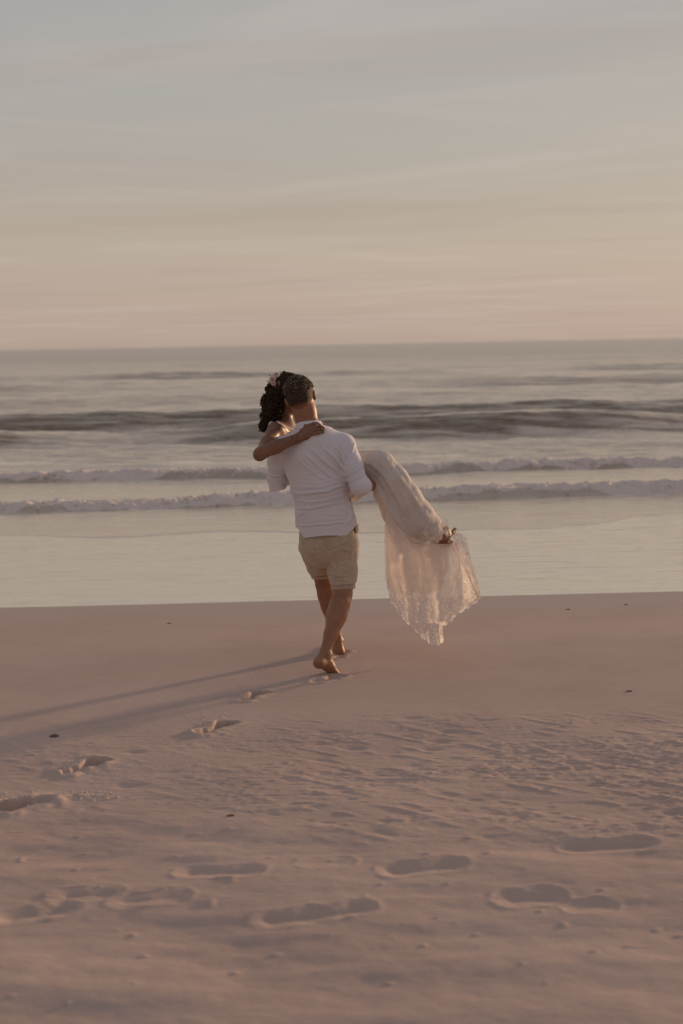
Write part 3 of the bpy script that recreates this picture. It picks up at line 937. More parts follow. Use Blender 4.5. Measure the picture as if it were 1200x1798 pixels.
def build_man():
    g = G_
    root = empty('person', (g['pelvis'].x, g['pelvis'].y - .1, 0.0))
    tag(root, 'barefoot man seen from behind in white shirt and beige shorts carrying the woman', 'person',
        'couple on the beach')
    v = Vol([(g['ell'].x - .06, 8.0, 0), (g['wrr'].x + .12, 8.95, 1.74)], 0.06, 0.0045)
    man_torso(v, -0.012)
    man_arms(v, -0.004)
    fr = frame((0.09, 0.97, -0.10), (-0.25, 0.06, 0.96))
    v.chain([g['neckb'] + Vector((0, 0, -.03)), g['neckb'], g['neckt'], g['head'] + Vector((.003, 0, .01))], [.072, .065, .061, .058], None, 0.03)
    head_shape(v, g['head'] + Vector((0, 0.008, 0.0)), fr, 1.06)
    # legs
    X1 = (1, 0, 0)
    v.chain([g['hipl'], g['hipl'].lerp(g['knl'], .5), g['knl']], [.078, .060, .047], None, 0.03)
    v.chain([g['hipr'], g['hipr'].lerp(g['knr'], .5), g['knr']], [.082, .074, .054], None, 0.03)
    # calves: fuller behind (towards the camera), tapering to the ankle
    for kn, an, c1, c2 in (('knl', 'anl', .050, .047), ('knr', 'anr', .056, .057)):
        k, a = g[kn], g[an]
        q1, q2, q3 = k.lerp(a, .18), k.lerp(a, .36), k.lerp(a, .66)
        v.chain([k, q1, q2, q3, a], [.050, c1, c2 * .97, .038, .029], None, 0.03)
        v.cone(k.lerp(a, .15) + Vector((0, -.016, 0)), k.lerp(a, .46) + Vector((0, -.020, 0)), c1 * .80, c2 * .70, None, 0.03)
    # trailing foot, heel lifted, on its ball
    a = g['anr']; heel = A(560, 1164, 8.015); ball = A(588, 1183, 8.12); mid = A(577, 1169, 8.07)
    v.cone(a, heel, .030, .029, None, .02)
    v.cone(k.lerp(a, .7) + Vector((-.006, -.006, 0)), heel + Vector((0, -.006, .012)), .020, .016, None, .02)   # tendon
    v.cone(a + Vector((.004, .01, -.006)), mid, .031, .031, None, .02)
    d = (ball - heel); sd = d.cross(Vector((0, 0, 1)))
    v.cone(heel, mid, (.029, .028), (.031, .030), sd, .02)
    v.cone(mid, ball, (.034, .029), (.043, .019), sd, .02)
    v.ball(a + Vector((-.022, .012, -.004)), .014, None, .012); v.ball(a + Vector((.026, .004, .004)), .015, None, .012)
    fwd = Vector((d.x, d.y, 0)).normalized(); lat = Vector((fwd.y, -fwd.x, 0))
    for i in range(5):
        b0 = ball + lat * (-.032 + .016 * i) + fwd * (.012 - .003 * abs(i - 1))
        tip = b0 + fwd * (.050 - .006 * i if i else .052) + Vector((0, 0, -.002))
        v.chain([b0, b0.lerp(tip, .5) + Vector((0, 0, .006)), tip], [.0115 - .001 * i, .010 - .0007 * i, .0098 - .0007 * i], None, .006)
    # leading foot, heel down, toes away
    a = g['anl']; heel = A(596, 1145, 8.64); ball = A(591, 1135, 8.815)
    v.cone(a, heel, .030, .029, None, .02)
    v.cone(a + Vector((0, -.012, .03)), heel + Vector((0, -.006, .01)), .018, .022, None, .02)
    d = ball - heel; sd = d.cross(Vector((0, 0, 1)))
    v.cone(heel, ball, (.030, .028), (.043, .020), sd, .02)
    v.cone(a + Vector((.002, .02, -.01)), heel.lerp(ball, .55) + Vector((0, 0, .012)), .030, .026, None, .02)
    v.ball(a + Vector((-.024, .0, .0)), .014, None, .012); v.ball(a + Vector((.026, .0, .005)), .015, None, .012)
    fwd = Vector((d.x, d.y, 0)).normalized(); lat = Vector((fwd.y, -fwd.x, 0))
    for i in range(5):
        b0 = ball + lat * (.030 - .015 * i) * -1 + fwd * .012
        tip = b0 + fwd * (.048 - .005 * i)
        v.chain([b0, b0.lerp(tip, .5) + Vector((0, 0, .005)), tip], [.0115 - .001 * i, .010 - .0007 * i, .0095 - .0007 * i], None, .006)
    # right hand under her knees, left hand on her back
    w, e = g['wrr'], g['elr']; f = (w - e).normalized(); n = Vector((0, 0, 1)); sd = f.cross(n).normalized()
    kn = w + f * .085
    fing = [[kn + sd * (.028 - .0185 * i) - f * .01, kn + sd * (.027 - .018 * i) + f * .035, kn + sd * (.024 - .016 * i) + f * (.062 if i in (1, 2) else .052) + n * .012,
             kn + sd * (.022 - .015 * i) + f * (.074 if i in (1, 2) else .062) + n * .030] for i in range(4)]
    hand_shape(v, w, kn, n, fing, [w + f * .02 - sd * .02, w + f * .055 - sd * .045 + n * .01, w + f * .085 - sd * .052 + n * .02], (.040, .015), .009)
    w, e = g['wrl'], g['ell']; f = (w - e).normalized(); n = Vector((-.2, .2, -.95)).normalized(); sd = f.cross(n).normalized()
    kn = w + f * .085
    fing = [[kn + sd * (.028 - .0185 * i) - f * .01, kn + sd * (.028 - .018 * i) + f * .035, kn + sd * (.027 - .017 * i) + f * (.064 if i in (1, 2) else .054) - n * .008,
             kn + sd * (.026 - .017 * i) + f * (.080 if i in (1, 2) else .066) - n * .020] for i in range(4)]
    hand_shape(v, w, kn, n, fing, [w + f * .02 + sd * .02, w + f * .05 + sd * .045, w + f * .08 + sd * .052], (.040, .015), .009)
    V, F = v.skin(1)
    body = link('body', mesh_from('body', V, F), M['skin_man'], root)

    # ---- shirt
    v = Vol([(g['ell'].x - .06, 8.08, g['pelvis'].z - .10), (g['elr'].x + .10, 8.80, g['neckb'].z + .06)], 0.05, 0.0045)
    man_torso(v, 0.010)
    man_arms(v, 0.012, 0.34)
    # cloth stands away from the small of the back and flares at the tail
    v.cone(A(574, 925, 8.36), A(577, 958, 8.365), (.168, .122), (.178, .133), (1, 0, 0), .04)
    V, F = v.skin(3)
    N = normals(V, F)
    dp = 8.24
    back = smooth(0.25, -0.35, N[:, 1]) 
    Z = lambda *p: [xz(x, y, dp) for x, y in p]
    H = np.zeros(len(V))
    folds = [  # (crest points in the photograph's frame, width, height)
        (Z((498, 868 - 6), (530, 868), (570, 862), (611, 850)), .0085, .0065),
        (Z((514, 845), (550, 848), (585, 842), (606, 836)), .0075, .0050),
        (Z((513, 880), (545, 882), (580, 877), (614, 866)), .0080, .0055),
        (Z((516, 893), (545, 893), (585, 885), (615, 880)), .0085, .0060),
        (Z((518, 905), (545, 900), (572, 896), (600, 887)), .0070, .0045),
        (Z((519, 925), (550, 922), (590, 917), (622, 918)), .0070, .0060),
        (Z((545, 787), (565, 806), (585, 822), (606, 836)), .0100, .0060),
        (Z((532, 793), (552, 812), (576, 832), (604, 845)), .0095, .0055),
        (Z((518, 800), (540, 822), (562, 838), (590, 846)), .0095, .0045),
        (Z((565, 785), (582, 799), (596, 812), (607, 826)), .0085, .0060),
        (Z((585, 783), (597, 793), (604, 806), (608, 818)), .0075, .0050),
        (Z((500, 815), (505, 828), (514, 842), (530, 850)), .0085, .0060),
        (Z((493, 808), (498, 822), (502, 835), (510, 850)), .0075, .0050),
        (Z((516, 858), (528, 872), (540, 890), (544, 905)), .0100, .0028),
        (Z((596, 870), (600, 888), (604, 905), (612, 918)), .0100, .0032),
        (Z((520, 912), (528, 906), (538, 900)), .0065, .0040),
        (Z((607, 925), (615, 912), (618, 895)), .0100, .0060),
        (Z((560, 900), (590, 905), (618, 900)), .0070, .0030),
        (Z((520, 835), (545, 832), (570, 825)), .0080, .0028),
        # right sleeve
        (Z((603, 838), (614, 830), (628, 824), (638, 816)), .0070, .0050),
        (Z((606, 846), (618, 842), (630, 836), (641, 830)), .0070, .0055),
        (Z((610, 853), (620, 851), (630, 848)), .0065, .0045),
        (Z((606, 822), (612, 806), (620, 790), (624, 780)), .0080, .0045),
        (Z((609, 815), (612, 800), (612, 784)), .0070, .0040),
        (Z((613, 862), (622, 860), (630, 854)), .0065, .0045),
        # left sleeve
        (Z((468, 822), (480, 828), (494, 828)), .0065, .0045),
        (Z((467, 836), (480, 842), (496, 838)), .0065, .0050),
        (Z((470, 812), (484, 816), (497, 816)), .0065, .0040),
    ]
    for pts, w, a in folds:
        jit = V + 0.004 * np.stack([noise3(V[:, 0] * 22, V[:, 1] * 3, V[:, 2] * 22, 5), 0 * V[:, 0], noise3(V[:, 0] * 22, V[:, 1] * 3, V[:, 2] * 22, 6)], -1)
        k_ = (1.5, .5, 1.0, 1.35, .45, 1.0, 1.3, .8, .6, 1.4)[folds.index((pts, w, a)) % 10]
        H += fold(jit, pts, w * (.6 + .3 * k_), a * k_) * back * 1.2
    H += 0.0035 * noise3(V[:, 0] * 9, V[:, 1] * 9, V[:, 2] * 16, 7) + 0.0010 * noise3(V[:, 0] * 24, V[:, 1] * 24, V[:, 2] * 45, 8)
    # folds that run round the front too
    H += (1 - back) * 0.004 * noise3(V[:, 0] * 7, V[:, 1] * 7, V[:, 2] * 34, 9)
    V = V + N * H[:, None]
    nb = g['neckb']
    zn = nb.z + 0.000
    # collar opening, shirt tail, sleeve ends
    tx = [(at(p[0], p[1], dp).x, at(p[0], p[1], dp).z) for p in
          ((508, 926), (524, 931), (533, 946), (548, 943), (575, 940), (598, 940.5), (611, 940), (621, 931), (632, 920), (645, 915))]
    hx, hz = np.array([t[0] for t in tx]), np.array([t[1] for t in tx])
    def keep(P):
        a = 0.95 * (zn - P[:, 2]) + 0.28 * (P[:, 1] - nb.y) * -1 * -1
        a = (zn + 0.022) - P[:, 2] - 0.35 * (P[:, 1] - nb.y)
        front = np.where(P[:, 1] > g['pelvis'].y, 0.012, 0.0)
        b = P[:, 2] - np.interp(P[:, 0], hx, hz) - front
        r = np.minimum(a, b)
        for el, wr in (('ell', 'wrl'), ('elr', 'wrr')):
            ax = (g[wr] - g[el]).normalized()
            e = g[el] + ax * (0.045 if el == 'elr' else 0.05)
            s = -((P - np.array(e)) @ np.array(ax))
            d = np.linalg.norm(P - np.array(e), axis=1)
            arm = (P[:, 0] > g['elr'].x - .055) if el == 'elr' else (P[:, 0] < g['ell'].x + .045)
            r = np.where((d < 0.13) & arm, np.minimum(r, s), r)
        return r
    V, F = trim(V, F, keep, 0.0032)
    shirt = link('shirt', mesh_from('shirt', V, F), M['shirt'], root)
    shirt['label'] = 'white long sleeved cotton shirt with sleeves rolled to the elbow'
    so = shirt.modifiers.new('thickness', 'SOLIDIFY'); so.thickness = 0.0022; so.offset = -1

    from mathutils.bvhtree import BVHTree
    def bvh_of(V, F):
        return BVHTree.FromPolygons([tuple(p) for p in V], [tuple(int(i) for i in f) for f in F])
    bv = bvh_of(V, F)
    cpos = Vector((0, 0, CAM_H))
    def on_surface(bv, pts, lift=0.0006, n=8):
        out = []
        for i in range(len(pts) - 1):
            for k in range(n):
                t = k / n
                q = at(pts[i][0] + (pts[i + 1][0] - pts[i][0]) * t, pts[i][1] + (pts[i + 1][1] - pts[i][1]) * t, 8.3)
                dr = (q - cpos).normalized()
                hit, nn, _, _ = bv.ray_cast(cpos, dr)
                if hit is not None:
                    out.append(hit + nn.normalized() * lift)
        return out
    # stitched seams: yoke, armhole, two back darts
    for pts in ([(497, 782), (520, 783), (545, 782), (570, 781), (597, 781)],
                [(598, 762), (596, 775), (597, 795), (602, 812), (607, 824)],
                [(587, 842), (590, 860), (594, 878), (597, 900)],
                [(513, 850), (519, 868), (524, 885), (527, 905), (528, 918)],
                [(526, 943), (533, 945.2), (548, 942), (575, 939.2), (598, 939.8), (610, 939)]):
        s = on_surface(bv, pts)
        if len(s) > 3:
            o = tube_mesh('seam', [s], [0.0011], 4, M['seam'], shirt)
    # collar: folded band standing round the neck
    c0 = nb + Vector((-.004, -0.004, 0.030))
    nA, rows = 56, []
    prof = [(0.062, -0.010), (0.064, 0.010), (0.0655, 0.024), (0.068, 0.031), (0.0715, 0.030), (0.076, 0.018), (0.082, 0.001), (0.0865, -0.012), (0.084, -0.014), (0.078, 0.0)]
    up = Vector((-.10, 0.04, 1)).normalized(); rx = Vector((1, 0, .10)).normalized(); ry = up.cross(rx).normalized()
    vs = []
    for rr, zz in prof:
        for j in range(nA):
            a = -math.pi / 2 + 0.13 + (2 * math.pi - 0.26) * j / (nA - 1) + math.pi   # gap at the front
            drop = -0.022 * (0.5 + 0.5 * math.sin(a))
            wob = 0.0015 * math.sin(5 * a + rr * 200)
            p = c0 + rx * ((rr + wob) * math.cos(a) * 1.03) + ry * ((rr + wob) * math.sin(a)) + up * (zz + drop)
            vs.append(tuple(p))
    o = link('collar', mesh_from('collar', vs, grid_faces(len(prof), nA)), M['shirt'], shirt)
    s_ = o.modifiers.new('thickness', 'SOLIDIFY'); s_.thickness = 0.0018
    sb = o.modifiers.new('round', 'SUBSURF'); sb.levels = sb.render_levels = 1
    # rolled cuffs: three turns of cloth at the end of each sleeve
    def cuff(center, axis, r, length, seed, flare, squash=1.0):
        axis = Vector(axis).normalized()
        u = axis.cross(Vector((0, 0, 1))).normalized(); w = axis.cross(u)
        prof = [(0.88, 0.004), (0.97, 0.0), (1.02, 0.10), (1.03, 0.35), (1.045, 0.40), (1.05, 0.6), (1.07, 0.64), (1.08 + flare, 0.97), (1.05 + flare, 1.0), (1.0 + flare, 0.95), (0.93, 0.5)]
        vs, nA = [], 48
        for rr, t in prof:
            for j in range(nA):
                a = 2 * math.pi * j / nA
                k = 1 + 0.035 * math.sin(3 * a + seed) + 0.02 * math.sin(7 * a + seed * 2 + t * 2)
                p = Vector(center) + axis * (length * (t - 0.5) + 0.004 * math.sin(2 * a + seed)) + u * (r * rr * k * math.cos(a)) + w * (r * rr * k * math.sin(a) * squash)
                vs.append(tuple(p))
        f = []
        for i in range(len(prof) - 1):
            for j in range(nA):
                k = (j + 1) % nA
                f.append((i * nA + j, i * nA + k, (i + 1) * nA + k, (i + 1) * nA + j))
        o = link('cuff', mesh_from('cuff', vs, f), M['shirt'], shirt)
        s_ = o.modifiers.new('thickness', 'SOLIDIFY'); s_.thickness = 0.002
        sb = o.modifiers.new('round', 'SUBSURF'); sb.levels = sb.render_levels = 1
        return o
    axr = (g['wrr'] - g['elr']).normalized()
    cuff(g['elr'] + axr * 0.034, axr, 0.0500, 0.050, 1.0, 0.03)
    axl = (g['wrl'] - g['ell']).normalized()
    cuff(g['ell'] + Vector((-.001, -.003, -.034)), Vector((.22, .30, -.92)), 0.0455, 0.062, 2.0, 0.10)

    # ---- shorts
    v = Vol([(g['pelvis'].x - .22, 8.12, g['knr'].z - .05), (g['pelvis'].x + .22, 8.75, g['waist'].z + .02)], 0.05, 0.0045)
    pe = g['pelvis']
    v.chain([A(575, 915, 8.37), A(577, 945, 8.37), A(578, 962, 8.375)], [(.155, .110), (.166, .118), (.160, .122)], (1, 0, 0), .03)
    v.ball(A(600, 957, 8.31), (.075, .07, .08), None, .04); v.ball(A(556, 957, 8.33), (.07, .065, .08), None, .04)
    tl = g['hipl'].lerp(g['knl'], .93); tr = g['hipr'].lerp(g['knr'], .97)
    v.chain([g['hipl'], g['hipl'].lerp(g['knl'], .5), tl], [.092, .072, .056], None, .018)
    v.chain([g['hipr'], g['hipr'].lerp(g['knr'], .5), tr], [.094, .087, .073], None, .018)
    v.cone(tl, g['knl'] + Vector((0, 0, -.02)), .056, .055, None, .01)
    v.cone(tr, g['knr'] + Vector((0, 0, -.02)), .073, .071, None, .01)
    V, F = v.skin(3)
    N = normals(V, F)
    back = smooth(0.35, -0.25, N[:, 1])
    H = np.zeros(len(V))
    for pts, w, a in [
        (Z((573, 966), (590, 959), (605, 953), (618, 946)), .0070, .0075),
        (Z((575, 960), (592, 955), (608, 947)), .0060, .0050),
        (Z((572, 972), (568, 962), (560, 952)), .0075, .0050),
        (Z((566, 965), (556, 972), (545, 972)), .0080, .0045),
        (Z((577, 1000), (584, 1008), (594, 1012), (606, 1011)), .0060, .0060),
        (Z((579, 1008), (590, 1017), (603, 1019), (618, 1017)), .0060, .0045),
        (Z((553, 1008), (562, 1006), (572, 1000)), .0060, .0050),
        (Z((548, 990), (556, 994), (568, 990)), .0075, .0045),
        (Z((622, 960), (618, 975), (616, 990)), .0090, .0040),
        (Z((540, 955), (545, 970), (550, 985)), .0090, .0035),
        (Z((600, 962), (612, 968), (626, 968)), .0070, .0040)]:
        H += fold(V, pts, w, a) * back
    H += 0.003 * noise3(V[:, 0] * 12, V[:, 1] * 12, V[:, 2] * 20, 17) + 0.0016 * noise3(V[:, 0] * 34, V[:, 1] * 34, V[:, 2] * 60, 18)
    V = V + N * H[:, None]
    zl = at(568, 1006, 8.53).z; zr = at(600, 1024, 8.30).z
    xm = at(579, 1000, 8.4).x
    ywaist = at(570, 918, 8.37).z
    def keep2(P):
        left = P[:, 0] < xm
        b = np.where(left, P[:, 2] - zl - 0.10 * (P[:, 0] - g['knl'].x), P[:, 2] - zr - 0.04 * (P[:, 0] - g['knr'].x))
        return np.minimum(b, ywaist - P[:, 2])
    V2, F2 = trim(V, F, keep2, 0.0032)
    shorts = link('shorts', mesh_from('shorts', V2, F2), M['linen'], root)
    shorts['label'] = 'beige linen shorts ending above the knee'
    so = shorts.modifiers.new('thickness', 'SOLIDIFY'); so.thickness = 0.0025; so.offset = -1
    # turned-up hems
    def hem(center, axis, r, length, seed):
        axis = Vector(axis).normalized(); u = Vector((1, 0, 0)); u = (u - axis * u.dot(axis)).normalized(); w = axis.cross(u)
        prof = [(0.93, .06), (1.0, 0.0), (1.035, 0.03), (1.04, .5), (1.035, .97), (1.0, 1.0), (.97, .98), (.96, .5)]
        nA, vs, f = 56, [], []
        for rr, t in prof:
            for j in range(nA):
                a = 2 * math.pi * j / nA
                k = 1 + .02 * math.sin(3 * a + seed) + .012 * math.sin(8 * a + 2 * seed)
                vs.append(tuple(center + axis * (length * t + .002 * math.sin(3 * a)) + u * (r * rr * k * math.cos(a)) + w * (r * rr * k * math.sin(a))))
        for i in range(len(prof) - 1):
            for j in range(nA):
                k = (j + 1) % nA
                f.append((i * nA + j, i * nA + k, (i + 1) * nA + k, (i + 1) * nA + j))
        o = link('hem_cuff', mesh_from('hem_cuff', vs, f), M['linen'], shorts)
        s_ = o.modifiers.new('thickness', 'SOLIDIFY'); s_.thickness = 0.002
    def on_line(a, b, z):
        return a.lerp(b, (z - a.z) / (b.z - a.z))
    hem(on_line(g['hipl'], g['knl'], zl + .016), (0.02, .10, -1), .0575, .038, 1)
    hem(on_line(g['hipr'], g['knr'], zr + .008), (0.02, -.05, -1), .0700, .042, 2)
    # seam down the seat, pocket flap standing open at the hip
    bs = bvh_of(V2, F2)
    s = on_surface(bs, [(574, 945), (574, 955), (574, 966)])
    if len(s) > 3:
        tube_mesh('seam', [s], [0.0012], 4, M['linen'], shorts)
    pf = []
    for i in range(9):
        t = i / 8
        for j in range(6):
            q = j / 5
            px = 623 + 4.5 * q * math.sin(math.pi * (0.15 + 0.85 * t)) + 1.5 * q; py = 920 + 27 * t - 3 * q
            p = at(px, py, 8.325 + .05 * q)
            pf.append(tuple(p))
    o = link('pocket_flap', mesh_from('pocket_flap', pf, grid_faces(9, 6)), M['lining_flap'], shorts)
    s_ = o.modifiers.new('thickness', 'SOLIDIFY'); s_.thickness = 0.004

    # ---- hair: close crop with a longer wavy top
    hc = g['head'] + Vector((0, 0.008, 0.0)); r, f, u = fr
    v = Vol([hc - Vector((.13, .13, .13)), hc + Vector((.13, .13, .16))], 0.01, 0.0032)
    Rm = rot_cols(r, f, u); s = 1.06
    L = lambda x, y, z: hc + (r * x + f * y + u * z) * s
    v.ball(L(0, -0.010, 0.030), (0.0775 * s, 0.099 * s, 0.090 * s), Rm, 0.02)
    v.ball(L(0, -0.030, -0.020), (0.053 * s, 0.066 * s, 0.062 * s), Rm, 0.03)
    v.ball(L(0.0, 0.005, 0.060), (0.078 * s, 0.092 * s, 0.068 * s), Rm, 0.02)
    V, F = v.skin(1)
    N = normals(V, F)
    P = (V - np.array(hc)) @ np.array([list(r), list(f), list(u)]).T / s
    top = smooth(0.020, 0.055, P[:, 2] - 0.1 * P[:, 1])
    V = V + N * ((0.0065 * noise3(V[:, 0] * 60, V[:, 1] * 60, V[:, 2] * 60, 3) + 0.004 * noise3(V[:, 0] * 130, V[:, 1] * 130, V[:, 2] * 130, 4)) * top
                 + 0.0008 * noise3(V[:, 0] * 200, V[:, 1] * 200, V[:, 2] * 200, 4))[:, None]
    def keep3(Q):
        P = (Q - np.array(hc)) @ np.array([list(r), list(f), list(u)]).T / s
        nape = P[:, 2] + 0.078 + 0.6 * np.maximum(P[:, 1] + 0.03, 0) * -1 * 0
        side = P[:, 2] - np.interp(P[:, 1], [-.10, -.04, -.015, .03, .06, .11], [-.075, -.070, -.020, .010, .045, .055])
        return np.minimum(nape, side)
    bd = keep3(V)
    V = V - N * ((1 - smooth(0, .035, bd)) * .0075)[:, None]
    V, F = trim(V, F, keep3, 0.0022)
    hme = mesh_from('hair', V, F)
    add_attr(hme, 'fade', smooth(0.0, 0.055, keep3(V)))
    hair = link('hair', hme, M['hair_fade'], root)
    hair['label'] = 'short dark hair, wavy and lighter on top'
    so = hair.modifiers.new('thickness', 'SOLIDIFY'); so.thickness = 0.0006; so.offset = -1
    # curls on top
    paths, rad = [], []
    for i in range(1500):
        th = rng.uniform(0, 2 * math.pi); ph = rng.uniform(0.0, 1.0) ** 0.7 * 1.42
        base = np.array((math.sin(ph) * math.cos(th) * .079, math.sin(ph) * math.sin(th) * .097 - .004, math.cos(ph) * .094 + .030))
        n = base / np.linalg.norm(base)
        tdir = np.cross(n, rng.normal(size=3)); tdir /= np.linalg.norm(tdir)
        b = np.cross(n, tdir); R_ = rng.uniform(.004, .0085)
        pts = []
        a0 = rng.uniform(0, 6.28)
        for k in range(8):
            a = a0 + k * 0.55
            q = base + n * (0.003 + 0.0014 * k * (1 if i % 3 else .5)) + (tdir * math.cos(a) + b * math.sin(a) - tdir) * R_ + tdir * 0.0016 * k
            pts.append(tuple(L(*q)))
        paths.append(pts); rad.append(np.array([.0012, .0014, .0014, .0013, .0012, .001, .0008, .0004]) * rng.uniform(.7, 1.2))
    tube_mesh('curl', paths[:430], rad[:430], 4, M['hair_man_tips'], hair)['kind'] = 'stuff'
    tube_mesh('curl', paths[430:], rad[430:], 4, M['hair_man'], hair)['kind'] = 'stuff'
    return root, bv, on_surface, bvh_of
man, shirt_bvh, on_surface, bvh_of = build_man()

# ================================================================ the woman
def Aw(px, py, d):
    # the legs and the train stretch away to the right and slightly seaward
    return at(px, py, d + 0.28 * float(smooth(665, 843, px)))

def lace_mats():
    # embroidered skirt cloth: opaque, raised paler motifs
    m = Mat('lace_over_satin')
    v1 = m.co()
    wob = m.node('ShaderNodeTexNoise'); wob.inputs['Scale'].default_value = 14; m.link(v1, wob.inputs['Vector'])
    add = m.node('ShaderNodeVectorMath', operation='MULTIPLY_ADD')
    m.link(wob.outputs['Color'], add.inputs[0]); add.inputs[1].default_value = (.05, .05, .05); m.link(v1, add.inputs[2])
    d = m.vor(26, vec=add.outputs[0])
    ring = m.math('SUBTRACT', 1.0, m.rng(m.math('ABSOLUTE', m.math('SUBTRACT', d, 0.42)), 0.03, 0.10))
    core = m.rng(d, 0.22, 0.12)
    vine = m.math('SUBTRACT', 1.0, m.rng(m.math('ABSOLUTE', m.math('SUBTRACT', m.noise(24, 2, 0.5, 1.2), 0.5)), 0.008, 0.035))
    zone = m.rng(m.noise(5, 2), 0.42, 0.58)
    mot = m.math('MULTIPLY', m.math('MAXIMUM', m.math('MAXIMUM', ring, core), vine), zone, clamp=True)
    c = m.mix(mot, (0.85, 0.78, 0.725), (0.93, 0.885, 0.84))
    c = m.mix(m.noise(500, 2), c, (0.82, 0.75, 0.69))
    m.set(Base_Color=c, Roughness=0.75, Normal=m.bump(mot, 0.0025, 0.8))
    m.put(m.b.inputs['Specular IOR Level'], 0.25)
    tr = m.node('ShaderNodeBsdfTranslucent'); m.put(tr.inputs[0], (0.88, 0.79, 0.71))
    mx = m.node('ShaderNodeMixShader'); mx.inputs[0].default_value = 0.36
    m.link(m.b.outputs[0], mx.inputs[1]); m.link(tr.outputs[0], mx.inputs[2]); m.link(mx.outputs[0], m.out.inputs[0])
    M['lace'] = m.m
    def sheer(name, tulle, motif, col, col_m, border, scale=12):
        m = Mat(name)
        uvn = m.node('ShaderNodeUVMap', uv_map='UVMap')
        uv = uvn.outputs[0]
        sp = m.node('ShaderNodeSeparateXYZ'); m.link(uv, sp.inputs[0])
        wob = m.node('ShaderNodeTexNoise'); wob.inputs['Scale'].default_value = 6; m.link(uv, wob.inputs['Vector'])
        add = m.node('ShaderNodeVectorMath', operation='MULTIPLY_ADD')
        m.link(wob.outputs['Color'], add.inputs[0]); add.inputs[1].default_value = (.09, .09, 0); m.link(uv, add.inputs[2])
        d = m.vor(scale, vec=add.outputs[0])
        ring = m.math('SUBTRACT', 1.0, m.rng(m.math('ABSOLUTE', m.math('SUBTRACT', d, 0.40)), 0.03, 0.11))
        core = m.rng(d, 0.24, 0.13)
        vine = m.math('SUBTRACT', 1.0, m.rng(m.math('ABSOLUTE', m.math('SUBTRACT', m.noise(scale * 0.9, 2, 0.5, 1.5, vec=uv), 0.5)), 0.012, 0.045))
        p = m.math('MAXIMUM', m.math('MAXIMUM', ring, core), vine)
        zone = m.rng(m.noise(4.5, 3, vec=uv), 0.47, 0.60)
        edge = m.attr('border')
        zone = m.math('MAXIMUM', m.math('MULTIPLY', zone, 0.75), m.rng(edge, 0.45, 0.75), clamp=True)
        mot = m.math('MULTIPLY', p, zone, clamp=True)
        rim = m.rng(edge, 0.955, 0.985)
        mot = m.math('MAXIMUM', mot, rim, clamp=True)
        dens = m.attr('dense')
        a = m.math('ADD', m.math('MULTIPLY', mot, motif - tulle), tulle)
        a = m.math('MAXIMUM', a, m.math('MULTIPLY', dens, 0.96), clamp=True)
        c = m.mix(mot, col, col_m)
        df = m.node('ShaderNodeBsdfDiffuse'); m.put(df.inputs[0], c)
        m.put(df.inputs['Normal'], m.bump(mot, 0.002, 0.7))
        tr = m.node('ShaderNodeBsdfTranslucent'); m.put(tr.inputs[0], c)
        mx = m.node('ShaderNodeMixShader'); mx.inputs[0].default_value = 0.5
        m.link(df.outputs[0], mx.inputs[1]); m.link(tr.outputs[0], mx.inputs[2])
        tp = m.node('ShaderNodeBsdfTransparent')
        m2 = m.node('ShaderNodeMixShader'); m.put(m2.inputs[0], a)
        m.link(tp.outputs[0], m2.inputs[1]); m.link(mx.outputs[0], m2.inputs[2]); m.link(m2.outputs[0], m.out.inputs[0])
        return m.m
    M['tulle'] = sheer('sheer_lace', 0.42, 0.95, (0.82, 0.72, 0.65), (0.90, 0.84, 0.79), True)
    M['panel'] = sheer('grey_lace', 0.34, 0.86, (0.68, 0.61, 0.55), (0.78, 0.71, 0.65), True, 12)
    M['satin'] = sheer('champagne_lining', 0.80, 0.86, (0.84, 0.73, 0.64), (0.86, 0.77, 0.69), False)
lace_mats()

def catmull(pts, n):
    P = np.array([tuple(p) for p in pts], float)
    P = np.vstack([2 * P[0] - P[1], P, 2 * P[-1] - P[-2]])
    t = np.linspace(0, len(P) - 3 - 1e-6, n)
    i = t.astype(int); f = (t - i)[:, None]
    a, b, c, d = P[i], P[i + 1], P[i + 2], P[i + 3]
    return 0.5 * ((2 * b) + (-a + c) * f + (2 * a - 5 * b + 4 * c - d) * f ** 2 + (-a + 3 * b - 3 * c + d) * f ** 3)

